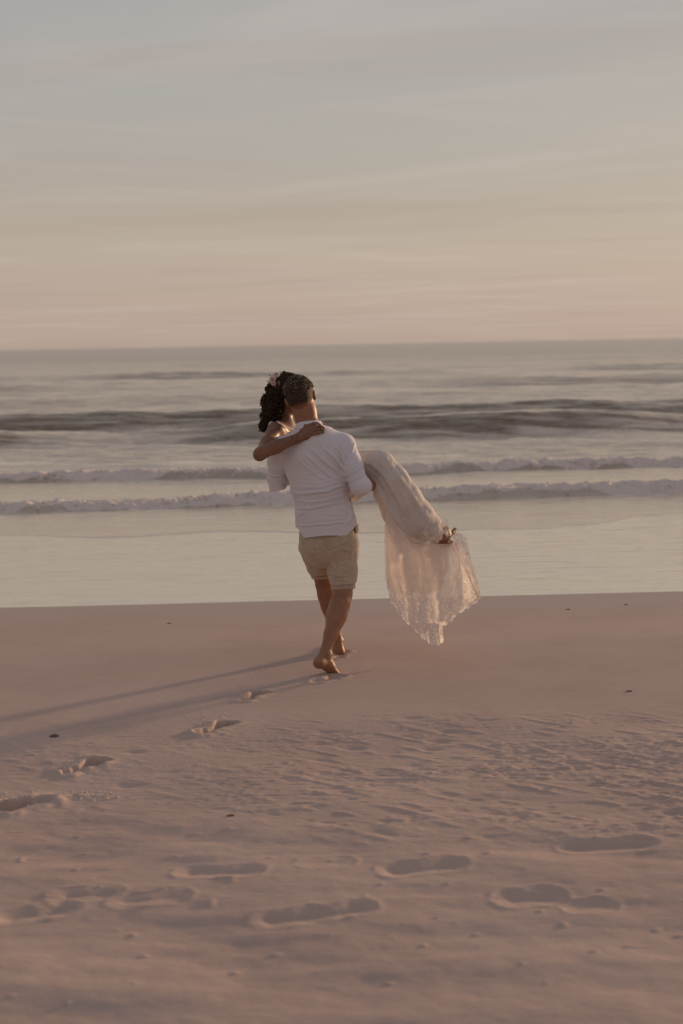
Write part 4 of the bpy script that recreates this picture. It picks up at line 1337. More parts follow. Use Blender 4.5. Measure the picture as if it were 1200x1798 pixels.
def drape(name, mat, parent, T, Mi, B, nu=150, nv=90, folds=6, amp=.035, seed=0, scallop=0, scamp=.012, border=True, dense=0.0, thick=0.0, side_border=False):
    """hanging cloth through three curves (top, middle, bottom), gathered into folds"""
    t, m, b = (catmull([Aw(*p) for p in c], nu) for c in (T, Mi, B))
    v = np.linspace(0, 1, nv)[:, None, None]
    # quadratic through the three curves
    P = t[None] * (1 - v) * (1 - 2 * v) + m[None] * 4 * v * (1 - v) + b[None] * v * (2 * v - 1)
    u = np.linspace(0, 1, nu)[None, :]
    vv = v[:, :, 0]
    tang = np.gradient(P, axis=1); tang /= np.linalg.norm(tang, axis=2)[..., None] + 1e-9
    down = np.gradient(P, axis=0); down /= np.linalg.norm(down, axis=2)[..., None] + 1e-9
    nrm = np.cross(tang, down)
    ph = u * folds * 2 * np.pi + 1.6 * noise2(u * 4, vv * 1.2, seed + 1) + seed
    g = (0.25 + 0.75 * vv)
    P = P + nrm * (amp * g * (np.sin(ph) + 0.45 * np.sin(2.3 * ph + 1.3 * vv * 3)))[..., None]
    P = P + nrm * (0.006 * noise2(u * 22, vv * 16, seed + 2) * g)[..., None]
    if scallop:
        s = (np.abs(np.sin(np.pi * scallop * u + noise2(u * 9, u * 0, seed))) * scamp + .022 * noise2(u * 7, u * 0, seed + 4)) * smooth(0.90, 1.0, vv)
        P = P + down * s[..., None]
        # ruffled edge
        P = P + nrm * (0.016 * np.sin(u * scallop * np.pi * 0.7) * smooth(0.8, 1, vv))[..., None]
    if side_border:
        s = np.abs(np.sin(np.pi * 11 * vv)) * 0.018 * smooth(0.86, 1.0, u * np.ones_like(vv))
        P = P + tang * s[..., None]
    me = mesh_from(name, P.reshape(-1, 3), grid_faces(nv, nu))
    bd = (vv * np.ones_like(u)) if border else np.zeros((nv, nu))
    if side_border:
        bd = np.maximum(bd, 0.35 + 0.65 * u * np.ones_like(vv))
    add_attr(me, 'border', bd)
    add_attr(me, 'dense', np.maximum(0, dense * (1 - smooth(0.05, 0.55, vv))) * np.ones_like(u))
    uvl = me.uv_layers.new(name='UVMap')
    w = np.linalg.norm(np.diff(P, axis=1), axis=2).sum(1).mean(); h_ = np.linalg.norm(np.diff(P, axis=0), axis=2).sum(0).mean()
    UV = np.stack([u * np.ones_like(vv) * w * 2.2, vv * np.ones_like(u) * h_ * 2.2], -1).reshape(-1, 2)
    li = np.zeros(len(me.loops), dtype=np.int32); me.loops.foreach_get('vertex_index', li)
    uvl.data.foreach_set('uv', UV[li].astype(np.float32).ravel())
    return link(name, me, mat, parent)

def build_woman():
    root = empty('person', tuple(Aw(575, 860, 8.60)))
    tag(root, 'dark haired woman in white lace dress carried in the man\'s arms', 'person',
        'couple on the beach')
    cpos = Vector((0, 0, CAM_H))
    def back_depth(px, py, d=8.3):
        q = (at(px, py, d) - cpos).normalized()
        h, n, _, _ = shirt_bvh.ray_cast(cpos, q)
        return h.y if h is not None else d
    sh = Aw(483, 759, 8.46); el = Aw(457, 797, 8.205)
    dm = back_depth(500, 790) ; dw = back_depth(528, 768)
    wr = Aw(526, 768, dw - .024)
    hn = lambda px, py, o=.011: Aw(px, py, back_depth(px, py) - o)
    sh2 = Aw(533, 772, 8.76); upper = Aw(507, 775, 8.62)
    hip = Aw(588, 848, 8.62); kn1 = Aw(670, 820, 8.43); kn2 = Aw(664, 826, 8.50)
    an1 = Aw(757, 926, 8.39); an2 = Aw(752, 936, 8.45)
    v = Vol([(el.x - .05, 8.1, Aw(760, 950, 8.4).z - .08), (Aw(805, 930, 8.4).x, 8.95, Aw(510, 650, 8.64).z)], 0.05, 0.0042)
    torso_side = (sh - sh2).normalized()
    v.chain([upper, upper.lerp(hip, .5), hip], [(.120, .085), (.110, .085), (.150, .115)], torso_side, .05)
    v.cone(sh.lerp(upper, .15), sh2.lerp(upper, .15), .048, .048, None, .05)
    # near arm round his neck
    mid = sh.lerp(el, .5)
    v.chain([sh, mid, el], [.046, .0395, .034], None, .03)
    m2 = el.lerp(wr, .4)
    v.chain([el, m2 + Vector((0, 0, .002)), wr], [.0345, .0375, .0265], None, .025)
    v.ball(el + Vector((-.006, -.004, -.010)), .027, None, .02)
    kc = hn(546, 755, .013)
    F4 = [[hn(543, 747.5), hn(551, 743.5), hn(558, 743.5, .012), hn(565, 748, .008)],
          [hn(546, 752), hn(555, 748), hn(563, 748, .012), hn(569.5, 752, .008)],
          [hn(548, 757), hn(557, 753.5), hn(564, 753.5, .011), hn(570.5, 756, .008)],
          [hn(549, 762), hn(557, 761), hn(563, 759.5, .010), hn(569, 758.5, .007)]]
    hand_shape(v, wr, kc, (0, 1, 0), F4, [wr + Vector((.02, .0, .018)), hn(537, 748, .004), hn(544, 746, .002)], (.034, .013), .0092)
    # far arm in front of his chest
    e2 = Aw(560, 822, 8.86); w2 = Aw(540, 780, 8.68)
    v.chain([sh2, sh2.lerp(e2, .5), e2], [.046, .039, .034], None, .03)
    v.chain([e2, e2.lerp(w2, .4), w2], [.034, .036, .026], None, .025)
    k2 = w2 + (w2 - e2).normalized() * .08; fd = (w2 - e2).normalized(); sd = Vector((0, 1, 0)).cross(fd).normalized()
    F2_ = [[k2 + sd * (.025 - .016 * i), k2 + sd * (.025 - .016 * i) + fd * .03, k2 + sd * (.024 - .016 * i) + fd * .055 + Vector((0, -.008, 0))] for i in range(4)]
    hand_shape(v, w2, k2, (0, 1, 0), F2_, [w2 + fd * .02 + sd * .02, w2 + fd * .05 + sd * .04, w2 + fd * .07 + sd * .045], (.034, .013), .0080)
    # neck, head turned to him
    hc = Aw(506, 690, 8.63)
    fr = frame((0.93, -0.05, -0.33), (0.30, 0.02, 0.95))
    nb = Aw(499, 752, 8.60)
    v.chain([upper + Vector((0, 0, .02)), nb, hc + Vector((-.02, 0, -.03))], [.070, .050, .047], None, .05)
    v.cone(nb + Vector((-.0, 0, -.01)), sh + Vector((.01, 0, .022)), .046, .032, None, .05)
    head_shape(v, hc, fr, 0.97)
    # legs
    for h0, k0, a0 in ((hip + Vector((.04, -.05, 0)), kn1, an1), (hip + Vector((.04, .07, 0)), kn2, an2)):
        v.chain([h0, h0.lerp(k0, .5), k0], [.085, .074, .054], None, .03)
        v.chain([k0, k0.lerp(a0, .3), k0.lerp(a0, .7), a0], [.052, .052, .036, .028], None, .03)
    # feet crossed at the hem: one in profile, the other with its toes fanned to the right
    def foot(an, heel, ball, tips, w=.038, h=.018):
        d = ball - heel; sd = Vector((0, -1, 0)).cross(d).normalized()
        v.cone(an, heel, .027, .024, None, .02)
        v.cone(an, heel.lerp(ball, .6), .026, .022, None, .02)
        v.cone(heel, ball, (.025, .024), (w, h), sd, .02)
        n = len(tips)
        for i, (tp, r) in enumerate(tips):
            b0 = ball + sd * (w * .80 * (1 - 2 * i / (n - 1))) * (-1 if (tips[0][0] - ball).dot(sd) < 0 else 1)
            v.chain([b0, b0.lerp(tp, .55) + Vector((0, -.004, .002)), tp], [r * 1.05, r * .9, r], None, .005)
    foot(an1, Aw(765, 945, 8.37), Aw(786, 934, 8.41), [(Aw(799, 929.5, 8.44), .0115), (Aw(798.5, 933.5, 8.435), .0092), (Aw(796.5, 936.7, 8.43), .0088), (Aw(793.5, 939.6, 8.42), .0083), (Aw(790, 942, 8.41), .008)])
    foot(an2, Aw(770, 950, 8.44), Aw(783, 953, 8.43), [(Aw(793, 947, 8.44), .010), (Aw(795, 950.5, 8.43), .008), (Aw(794.5, 954, 8.43), .0078), (Aw(792, 957, 8.42), .0072), (Aw(788, 959, 8.42), .007)], .030)
    V, F = v.skin(1)
    body = link('body', mesh_from('body', V, F), M['skin_woman'], root)
    bb = bvh_of(V, F)

    # toe and finger nails (small pale discs)
    nails = bmesh.new()
    for p, r in [(Aw(801.5, 928.5, 8.43), .0055), (Aw(570, 751, back_depth(570, 751) - .017), .004), (Aw(570.5, 756.5, back_depth(570, 756) - .017), .004), (Aw(565.5, 747.5, back_depth(565, 747) - .018), .004)]:
        bmesh.ops.create_uvsphere(nails, u_segments=8, v_segments=6, radius=r, matrix=Matrix.Translation(p) @ Matrix.Diagonal((1.2, .6, .8, 1)))
    me = bpy.data.meshes.new('nail'); nails.to_mesh(me); nails.free()
    link('nail', me, M['nail'], body)['kind'] = 'stuff'
    # ring
    rp = hn(555.5, 750.5, .012)
    fdir = (hn(563, 748, .012) - hn(555, 748)).normalized()
    uu = fdir.cross(Vector((0, 0, 1))).normalized(); ww = fdir.cross(uu)
    rp = hn(556, 747.8, .011)
    tube_mesh('ring', [[rp + (uu * math.cos(a) + ww * math.sin(a)) * .0098 for a in np.linspace(0, 2 * math.pi, 20)]], [.0018], 6, M['metal'], body)
    # sprig tattoos on the forearm
    def skin_line(pts, w=.0011):
        s = []
        for (x0, y0), (x1, y1) in zip(pts[:-1], pts[1:]):
            for k in range(5):
                q = at(x0 + (x1 - x0) * k / 5, y0 + (y1 - y0) * k / 5, 8.2)
                h, n, _, _ = bb.ray_cast(cpos, (q - cpos).normalized())
                if h is not None and h.y < 8.35:
                    s.append(h + n.normalized() * .0002)
        return (s, w)
    L = []
    L.append(skin_line([(510.5, 779), (512, 774), (513, 769), (511.5, 766), (512.5, 765)]))
    for a in ([(512, 775), (509.5, 772)], [(512.5, 772), (515.5, 770)], [(513, 769), (516, 767)], [(512.8, 768), (509.5, 766)], [(511.5, 777), (513.5, 776)]):
        L.append(skin_line(a, .0016))
    L.append(skin_line([(520, 777), (522, 774), (522.5, 769), (521.5, 765), (523, 762)]))
    for a in ([(522, 775), (525, 773.5)], [(522.3, 772.5), (519.5, 771)], [(522.5, 770), (525.5, 768.5)], [(522.3, 768), (519.8, 766.5)], [(522, 765.5), (525, 763.5)], [(521, 777), (518.8, 776)]):
        L.append(skin_line(a, .0016))
    L = [(s, w) for s, w in L if len(s) > 2]
    if L:
        o = tube_mesh('tattoo', [s for s, w in L], [w * .7 for s, w in L], 4, M['ink'], body)

    # ---- hair: swept back, gathered into loose curls falling behind the shoulder
    r, f, u = fr
    Rm = rot_cols(r, f, u); s = 0.97
    Lh = lambda x, y, z: hc + (r * x + f * y + u * z) * s
    v = Vol([Aw(455, 775, 8.5), Aw(550, 645, 8.75)] + [hc + Vector((.1, .14, .14))], 0.06, 0.0036)
    v.ball(Lh(0, -0.012, 0.034), (0.086 * s, 0.104 * s, 0.091 * s), Rm, 0.02)
    v.ball(Lh(0, -0.070, -0.005), (0.070 * s, 0.055 * s, 0.065 * s), Rm, 0.03)
    blobs = [(487, 690, 8.58, .052), (479, 701, 8.57, .052), (485, 716, 8.56, .050), (474, 716, 8.57, .045), (471, 729, 8.57, .042),
             (482, 731, 8.56, .040), (474, 742, 8.56, .036), (467, 745, 8.56, .032), (463, 749, 8.56, .022), (468, 705, 8.58, .030), (492, 703, 8.56, .045), (478, 683, 8.58, .034)]
    for x, y, d, rr in blobs:
        v.ball(Aw(x + 1.5, y, d), rr * .92, None, .02)
    V, F = v.skin(1)
    N = normals(V, F)
    q = np.array(hc)
    tail = smooth(-0.02, -0.07, (V - q) @ np.array(f))
    V = V + N * (tail * (0.010 * np.abs(noise3(V[:, 0] * 42, V[:, 1] * 42, V[:, 2] * 55, 3)) + 0.006 * noise3(V[:, 0] * 90, V[:, 1] * 90, V[:, 2] * 110, 4)) + (1 - tail) * 0.002 * noise3(V[:, 0] * 8, V[:, 1] * 60, V[:, 2] * 90, 6))[:, None]
    def keep(P):
        Q = (P - q) @ np.array([list(r), list(f), list(u)]).T / s
        face = np.interp(Q[:, 1], [-.05, -.02, .03, .07, .10], [-.20, -.03, .03, .060, .085])
        return Q[:, 2] - face
    V, F = trim(V, F, keep, 0.0022)
    hair = link('hair', mesh_from('hair', V, F), M['hair_woman'], root)
    hair['label'] = 'dark hair gathered into loose curls down her back'
    so = hair.modifiers.new('thickness', 'SOLIDIFY'); so.thickness = 0.005; so.offset = -1
    # ringlets over the mass
    paths, rad = [], []
    for i in range(620):
        x, y, d, rr = blobs[rng.integers(0, len(blobs))]
        c = np.array(Aw(x, y, d))
        n = rng.normal(size=3); n[1] -= .5; n[0] -= .25; n /= np.linalg.norm(n)
        c = c + n * rr * rng.uniform(.88, 1.05)
        ax = np.array((rng.normal() * .35 - .1, rng.normal() * .3, -1)); ax /= np.linalg.norm(ax)
        uu = np.cross(ax, n); uu /= np.linalg.norm(uu); ww = np.cross(ax, uu)
        R_ = rng.uniform(.004, .011); turns = rng.uniform(1.2, 2.6); ln = rng.uniform(.022, .05)
        t = np.linspace(0, 1, 16)
        pts = c + ax * (t * ln - ln / 2)[:, None] + R_ * (np.cos(t * turns * 6.28)[:, None] * uu + np.sin(t * turns * 6.28)[:, None] * ww)
        paths.append(pts); rad.append(np.interp(t, [0, .15, .8, 1], [.0005, .0034, .0030, .0006]) * rng.uniform(.6, 1.2))
    tube_mesh('curl', paths, rad, 5, M['hair_woman'], hair)['kind'] = 'stuff'
    paths, rad = [], []
    for i in range(46):   # strands over the crown following the comb lines
        a = rng.uniform(-1.2, 1.2); t = np.linspace(-.55, 2.3, 18)
        pts = [tuple(Lh(math.sin(a) * .087 * math.cos(b * .3) * (1 if abs(a) < 1.3 else .9), -0.012 - math.sin(b - .35) * .105, .034 + math.cos(b - .35) * .092 * math.cos(a))) for b in t]
        paths.append(pts); rad.append(np.interp(t, [-.55, 0, 1.8, 2.3], [.0003, .0016, .0016, .0004]))
    tube_mesh('strand', paths, rad, 4, M['hair_woman'], hair)['kind'] = 'stuff'
    paths = []
    for i in range(16):   # flyaway hairs at the nape and by the cheek
        x0, y0 = rng.uniform(484, 497), rng.uniform(712, 728)
        p0 = np.array(Aw(x0, y0, 8.55)); p1 = np.array(Aw(x0 + rng.uniform(8, 20), y0 + rng.uniform(2, 14), 8.52))
        t = np.linspace(0, 1, 9)[:, None]
        paths.append(p0 * (1 - t) + p1 * t + np.array((0, 0, .008)) * np.sin(t * 3.1) * rng.uniform(-1, 1.4))
    tube_mesh('strand', paths, [.0006] * len(paths), 3, M['hair_woman'], hair)['kind'] = 'stuff'

    # ---- rose hair flowers
    def rose(c, R, n_dir, mat, seed):
        g = random.Random(seed)
        n = Vector(n_dir).normalized(); a = n.orthogonal().normalized(); b = n.cross(a)
        vs, fs = [], []
        for ring, (cnt, rr, hh, sz) in enumerate([(3, .18, .55, .42), (5, .42, .35, .55), (6, .72, .05, .66), (7, .95, -.25, .62)]):
            for k in range(cnt):
                th = 2 * math.pi * (k + .5 * (ring % 2)) / cnt + g.uniform(-.15, .15)
                e = a * math.cos(th) + b * math.sin(th); tt = n.cross(e)
                base = len(vs)
                for i in range(5):
                    for j in range(5):
                        x = (j - 2) / 2; y = i / 4
                        wdt = math.sin(math.pi * (0.18 + 0.72 * y)) * sz
                        p = e * (rr * (0.35 + 0.65 * y) + .16 * y * y - .10 * x * x) + tt * (x * wdt) + n * (hh + y * .55 - .18 * x * x - (.25 * y * y if ring > 1 else 0))
                        vs.append(tuple(Vector(c) + p * R + Vector((g.uniform(-1, 1), g.uniform(-1, 1), g.uniform(-1, 1))) * R * .03))
                for i in range(4):
                    for j in range(4):
                        q0 = base + i * 5 + j
                        fs.append((q0, q0 + 1, q0 + 6, q0 + 5))
        o = link('hair_flower', mesh_from('hair_flower', vs, fs), mat, hair)
        s_ = o.modifiers.new('thickness', 'SOLIDIFY'); s_.thickness = .0008
    rose(Aw(479, 666, 8.50), .021, (-.5, -1, .2), M['petal'], 1)
    rose(Aw(480.5, 673, 8.50), .016, (-.3, -1, -.3), M['petal'], 5)
    rose(Aw(486.5, 658, 8.52), .0185, (-.2, -.8, .7), M['petal_pale'], 2)
    rose(Aw(492, 654.5, 8.55), .009, (.1, -.6, .9), M['petal_pale'], 3)
    rose(Aw(475, 671, 8.52), .009, (-1, -.5, 0), M['petal_pale'], 4)
    vs, fs = [], []
    for k, (x, y, ang, ln) in enumerate([(488, 672, -60, .022), (489, 668, -75, .026), (484, 659, 100, .015), (476, 660, 150, .014), (473, 668, 190, .014), (484, 677, -95, .014)]):
        c = Aw(x, y, 8.495); d = Vector((math.cos(math.radians(ang)), -.15, math.sin(math.radians(ang)))).normalized(); n = Vector((0, -1, .1)); w = d.cross(n).normalized()
        base = len(vs)
        for i in range(6):
            for j in (-1, 0, 1):
                t = i / 5
                vs.append(tuple(c + d * ln * t + w * (j * ln * .22 * math.sin(math.pi * (t * .9 + .06))) + Vector((0, -.002 * (1 - abs(j)), 0))))
        for i in range(5):
            for j in range(2):
                q0 = base + i * 3 + j
                fs.append((q0, q0 + 1, q0 + 4, q0 + 3))
    o = link('leaf', mesh_from('leaf', vs, fs), M['leaf'], hair); o['kind'] = 'stuff'
    s_ = o.modifiers.new('thickness', 'SOLIDIFY'); s_.thickness = .0006

    # ---- dress
    dress = bpy.data.objects.new('dress', None)
    # bodice with straps
    v = Vol([upper + Vector((-.2, -.2, -.2)), hip + Vector((.2, .2, .2)), nb], 0.03, 0.0045)
    v.chain([upper, upper.lerp(hip, .5), hip], [(.127, .092), (.117, .092), (.158, .122)], torso_side, .05)
    v.cone(sh.lerp(upper, .45), sh2.lerp(upper, .45), .052, .052, None, .05)
    v.cone(upper + Vector((0, 0, .02)), nb, .074, .048, None, .05)
    V, F = v.skin(2)
    dirt = (hip - upper).normalized()
    p0 = Aw(503, 752, 8.56)
    nk = (dirt + Vector((0.0, 0, -.35))).normalized()
    V, F = trim(V, F, lambda P: (P - np.array(p0)) @ np.array(nk) + 0.004 * np.abs(np.sin(P[:, 0] * 300)), 0.003)
    bod = link('dress', mesh_from('dress', V, F), M['lace'], root)
    bod['label'] = 'white lace wedding dress with thin shoulder straps and a long sheer train'
    dress = bod
    def strap(pts, w):
        C = catmull(pts, 40)
        hits = []
        vs = []
        for i, p in enumerate(C):
            t = C[min(i + 1, 39)] - C[max(i - 1, 0)]; t /= np.linalg.norm(t) + 1e-9
            sd = np.cross(t, (0, -.9, .45)); sd /= np.linalg.norm(sd) + 1e-9
            ww = w * (1 + .14 * math.sin(i * 1.9))
            for j in (-1, -.4, .4, 1):
                vs.append(tuple(p + sd * j * ww + np.array((0, -.0015 * (1 - abs(j)), 0))))
        o = link('strap', mesh_from('strap', vs, grid_faces(40, 4)), M['lace'], dress)
        s_ = o.modifiers.new('thickness', 'SOLIDIFY'); s_.thickness = .002
    def skin_pt(px, py, lift=.002):
        q = (at(px, py, 8.4) - cpos).normalized()
        h, n, _, _ = bb.ray_cast(cpos, q)
        return (h + Vector((0, -lift, lift))) if h is not None else Aw(px, py, 8.50)
    strap([Aw(471, 752, 8.54), Aw(473, 745, 8.50)] + [skin_pt(x, y) for x, y in ((477, 740.5), (483, 739.5), (489, 741.5), (495, 745.5), (503, 750), (512, 754), (519, 757))], .0062)
    strap([skin_pt(x, y) for x, y in ((494, 745.5), (499, 752), (503, 758), (507, 764))], .0055)
    # lace patch of the bodice between strap and his collar
    # skirt round hips, thighs and shins
    v = Vol([at(560, 905, 8.3), at(795, 960, 8.75), at(650, 780, 8.7)], 0.09, 0.0045)
    kn = Aw(668, 818, 8.44)
    v.chain([Aw(585, 846, 8.62), Aw(612, 838, 8.58), Aw(640, 825, 8.52), kn], [(.150, .130), (.135, .13), (.112, .11), (.088, .095)], (0, 1, 0), .03)
    sdv = Vector((0, 1, 0))
    v.chain([kn, Aw(686, 846, 8.42), Aw(707, 880, 8.41), Aw(730, 909, 8.40), Aw(752, 927, 8.40), Aw(768, 938, 8.40)],
            [(.085, .088), (.088, .105), (.088, .118), (.086, .112), (.078, .088), (.068, .060)], sdv, .03)
    # slack cloth hanging under thighs and knees
    v.cone(Aw(640, 850, 8.50), Aw(622, 872, 8.50), .055, .035, None, .04)
    v.chain([Aw(672, 868, 8.42), Aw(690, 905, 8.42), Aw(714, 932, 8.41)], [(.05, .045), (.055, .05), (.05, .045)], sdv, .04)
    V, F = v.skin(3)
    N = normals(V, F)
    ZZ = lambda *p: [(Aw(x, y, 8.32).x, Aw(x, y, 8.32).z) for x, y in p]
    H = np.zeros(len(V)); face = smooth(.3, -.2, N[:, 1])
    for pts, w, a in [
        (ZZ((636, 812), (656, 818), (676, 836), (694, 868), (712, 905), (735, 940)), .011, .006),
        (ZZ((645, 830), (662, 858), (680, 890), (702, 925)), .013, .007),
        (ZZ((668, 800), (690, 820), (712, 850), (735, 885), (756, 915)), .014, .0055),
        (ZZ((684, 798), (705, 822), (728, 856), (750, 890)), .011, .0045),
        (ZZ((655, 845), (672, 880), (690, 912)), .010, .006),
        (ZZ((700, 900), (722, 928), (742, 948)), .010, .005),
        (ZZ((630, 800), (655, 797), (680, 803)), .012, .004),
        (ZZ((610, 868), (622, 866), (640, 850)), .010, .006),
        (ZZ((612, 885), (625, 875), (636, 866)), .009, .006)]:
        H += fold(V, pts, w * 1.25, a * .85) * face
    H += .005 * noise3(V[:, 0] * 10 + V[:, 2] * 6, V[:, 1] * 10, V[:, 2] * 8, 27) + .0018 * noise3(V[:, 0] * 40, V[:, 1] * 40, V[:, 2] * 40, 28)
    V = V + N * H[:, None]
    he = Aw(764, 939, 8.40); hax = (Aw(764, 940, 8.40) - Aw(716, 885, 8.40)).normalized()
    sidev = np.array(hax.cross(Vector((0, 1, 0))).normalized())
    def keep_s(P):
        q = (P - np.array(he))
        s_ = q @ sidev; yy = q[:, 1]
        e = .012 * np.abs(np.sin(s_ * 95)) + .010 * np.sin(s_ * 30 + 1)
        return -(q @ np.array(hax)) + e + .03 * np.clip(s_ / .08, -1, 1) * -1
    V, F = trim(V, F, keep_s, 0.003)
    hip_cut = Aw(560, 880, 8.6)
    skirt = link('skirt', mesh_from('skirt', V, F), M['lace'], dress)
    s_ = skirt.modifiers.new('thickness', 'SOLIDIFY'); s_.thickness = .002; s_.offset = -1
    sb = bvh_of(V, F)
    def sk(px, py, lift=.001):
        q = (at(px, py, 8.3) - cpos).normalized()
        h, n, _, _ = sb.ray_cast(cpos, q)
        return (h + n.normalized() * lift) if h is not None else None
    # rows of tiny buttons down the skirt
    bm = bmesh.new()
    for cpts in ([(632, 812), (650, 816), (665, 828), (680, 848), (695, 872), (709, 898), (723, 922), (738, 944)],):
        C = catmull([(x, y, 0) for x, y in cpts], 62)
        for c in C:
            p = sk(c[0], c[1], .0012)
            if p is not None:
                bmesh.ops.create_icosphere(bm, subdivisions=1, radius=.0030, matrix=Matrix.Translation(p))
    me = bpy.data.meshes.new('button'); bm.to_mesh(me); bm.free()
    o = link('button', me, M['petal_pale'], dress); o['kind'] = 'stuff'
    # corded embroidery: scrolls, small rosettes and sprays along the bands
    M['cord'] = cloth('lace_cord', (0.90, 0.85, 0.80), (0.88, 0.82, 0.77), 30, .8, .1)
    paths, rad = [], []
    def scroll(x, y, r, a0, turns, sg):
        t = np.linspace(0, 1, 22); pts = []
        for k in t:
            a = math.radians(a0) + sg * k * turns * 6.28; rr = r * (1 - .78 * k)
            p = sk(x + rr * math.cos(a), y + rr * math.sin(a), .0002)
            if p is None: return
            pts.append(p)
        paths.append(pts); rad.append(.0014)
    def line(pp):
        C = catmull([(x, y, 0) for x, y in pp], 24)
        pts = [sk(c[0], c[1], .0008) for c in C]
        pts = [p for p in pts if p is not None]
        if len(pts) > 4: paths.append(pts); rad.append(.0013)
    rr_ = random.Random(5)
    for i, (x, y) in enumerate([(696, 815), (702, 838), (716, 850), (726, 872), (734, 894), (690, 812), (745, 905), (718, 868), (708, 826),
                                (668, 846), (676, 862), (684, 880), (694, 896), (704, 912), (716, 930), (728, 942), (742, 925), (733, 915),
                                (750, 912), (738, 932), (672, 834), (690, 860), (712, 892), (724, 905), (757, 925), (684, 828), (664, 836)]):
        scroll(x, y, rr_.uniform(4.5, 7.5), rr_.uniform(0, 360), rr_.uniform(1.1, 1.5), rr_.choice((-1, 1)))
        scroll(x + rr_.uniform(-6, 6), y + rr_.uniform(-6, 6), rr_.uniform(2, 3.5), rr_.uniform(0, 360), 1.0, 1)
    for pp in ([(652, 813), (672, 832), (690, 862), (712, 900), (734, 936)], [(655, 811), (675, 830), (693, 860), (715, 898), (737, 934)], [(640, 792), (660, 790), (680, 793)]):
        line(pp)
    tube_mesh('embroidery', paths, rad, 4, M['cord'], dress)['kind'] = 'stuff'
    # scalloped lace falling round the feet
    drape('hem_lace', M['panel'], dress,
          [(708, 935, 8.33), (722, 944, 8.31), (737, 946, 8.30), (752, 938, 8.31), (764, 928, 8.31), (776, 918, 8.32), (783, 910, 8.35)],
          [(714, 945, 8.33), (727, 953, 8.30), (742, 951, 8.29), (756, 941, 8.30), (769, 932, 8.30), (780, 926, 8.32), (787, 916, 8.35)],
          [(722, 951, 8.33), (744, 956, 8.30), (757, 948, 8.29), (760, 942, 8.30), (772, 934, 8.30), (784, 938, 8.32), (790, 922, 8.35)],
          80, 16, 5, .004, 3, 9, .006, True, 0.6)
    # train: lining, two sheer layers, side panel
    drape('lining', M['satin'], dress,
          [(679, 888, 8.46), (692, 915, 8.45), (712, 935, 8.44), (738, 948, 8.44), (765, 950, 8.44), (785, 955, 8.46)],
          [(679, 960, 8.46), (700, 985, 8.44), (722, 995, 8.44), (745, 990, 8.44), (768, 985, 8.45), (792, 985, 8.47)],
          [(681, 1034, 8.46), (708, 1046, 8.44), (734, 1036, 8.43), (746, 1045, 8.43), (772, 1030, 8.45), (792, 1000, 8.47)],
          110, 60, 2, .022, 2, 0, 0, False, .9)
    T = [(680, 880, 8.36), (688, 906, 8.35), (703, 928, 8.33), (724, 944, 8.32), (750, 952, 8.33), (772, 955, 8.35), (792, 955, 8.37), (803, 950, 8.38)]
    drape('train', M['tulle'], dress, T,
          [(676, 975, 8.37), (692, 1000, 8.33), (712, 1018, 8.31), (736, 1022, 8.32), (762, 1015, 8.33), (786, 1005, 8.35), (806, 1000, 8.37), (818, 1000, 8.38)],
          [(684, 1048, 8.38), (703, 1080, 8.33), (727, 1104, 8.31), (750, 1124, 8.31), (778, 1124, 8.33), (777, 1094, 8.34), (806, 1078, 8.36), (838, 1052, 8.40)],
          220, 120, 2.6, .022, 5, 21, .015, True, .85)
    drape('train_underlayer', M['tulle'], dress,
          [(680, 890, 8.48), (692, 915, 8.49), (712, 930, 8.50), (738, 940, 8.50), (768, 946, 8.49), (800, 945, 8.48)],
          [(678, 980, 8.50), (700, 1005, 8.52), (730, 1015, 8.53), (762, 1005, 8.52), (795, 990, 8.50), (822, 985, 8.48)],
          [(690, 1056, 8.52), (716, 1086, 8.54), (748, 1096, 8.55), (780, 1080, 8.54), (812, 1066, 8.52), (840, 1046, 8.50)],
          160, 90, 2.2, .030, 9, 20, .010, True, .5)
    drape('side_panel', M['panel'], dress,
          [(786, 946, 8.34), (792, 940, 8.35), (800, 936, 8.36), (808, 936, 8.37), (815, 940, 8.38)],
          [(808, 990, 8.34), (814, 990, 8.32), (820, 990, 8.33), (827, 988, 8.36), (830, 992, 8.38)],
          [(838, 1046, 8.38), (839, 1050, 8.36), (841, 1051, 8.36), (842, 1052, 8.38), (843, 1052, 8.40)],
          50, 90, 2, .010, 12, 0, 0, True, 0.1, side_border=True)
    return root
woman = build_woman()

# ================================================================ small things on the sand
def scrap(name, label, px, py, L, kind, mat, yaw, cat):
    """a small curled piece of shell, seaweed or leaf lying on the sand"""
    p = on_plane(px, py); z = sand_height(p.x, p.y)
    n, m = 14, 6
    vs = []
    for i in range(n):
        t = i / (n - 1)
        w = L * (.22 if kind != 'shell' else .42) * math.sin(math.pi * (0.06 + 0.88 * t)) ** .7
        for j in range(m):
            s = j / (m - 1) * 2 - 1
            lift = L * (.16 * math.sin(math.pi * t) * (1 - .6 * s * s) + (.05 * math.sin(9 * t + s * 2) if kind == 'weed' else .02 * math.sin(14 * s)))
            vs.append((L * (t - .5), w * s + (L * .08 * math.sin(5 * t) if kind == 'weed' else 0), lift + .001))
    o = link(name, mesh_from(name, vs, grid_faces(n, m)), mat)
    o.location = (p.x, p.y, z); o.rotation_euler = (math.radians(8), 0, math.radians(yaw))
    s_ = o.modifiers.new('thickness', 'SOLIDIFY'); s_.thickness = L * .05; s_.offset = 1
    tag(o, label, cat)
    return o
M['weed'] = plain('dried_seaweed', (0.085, 0.048, 0.030), 0.7)
M['red_leaf'] = plain('reddish_leaf', (0.22, 0.070, 0.040), 0.7)
M['shell'] = plain('brown_shell', (0.12, 0.065, 0.04), 0.5)
scrap('shell_fragment', 'dark brown curved shell edge poking out of the sand at far left', 95, 1292, .050, 'shell', M['shell'], -6, 'shell')
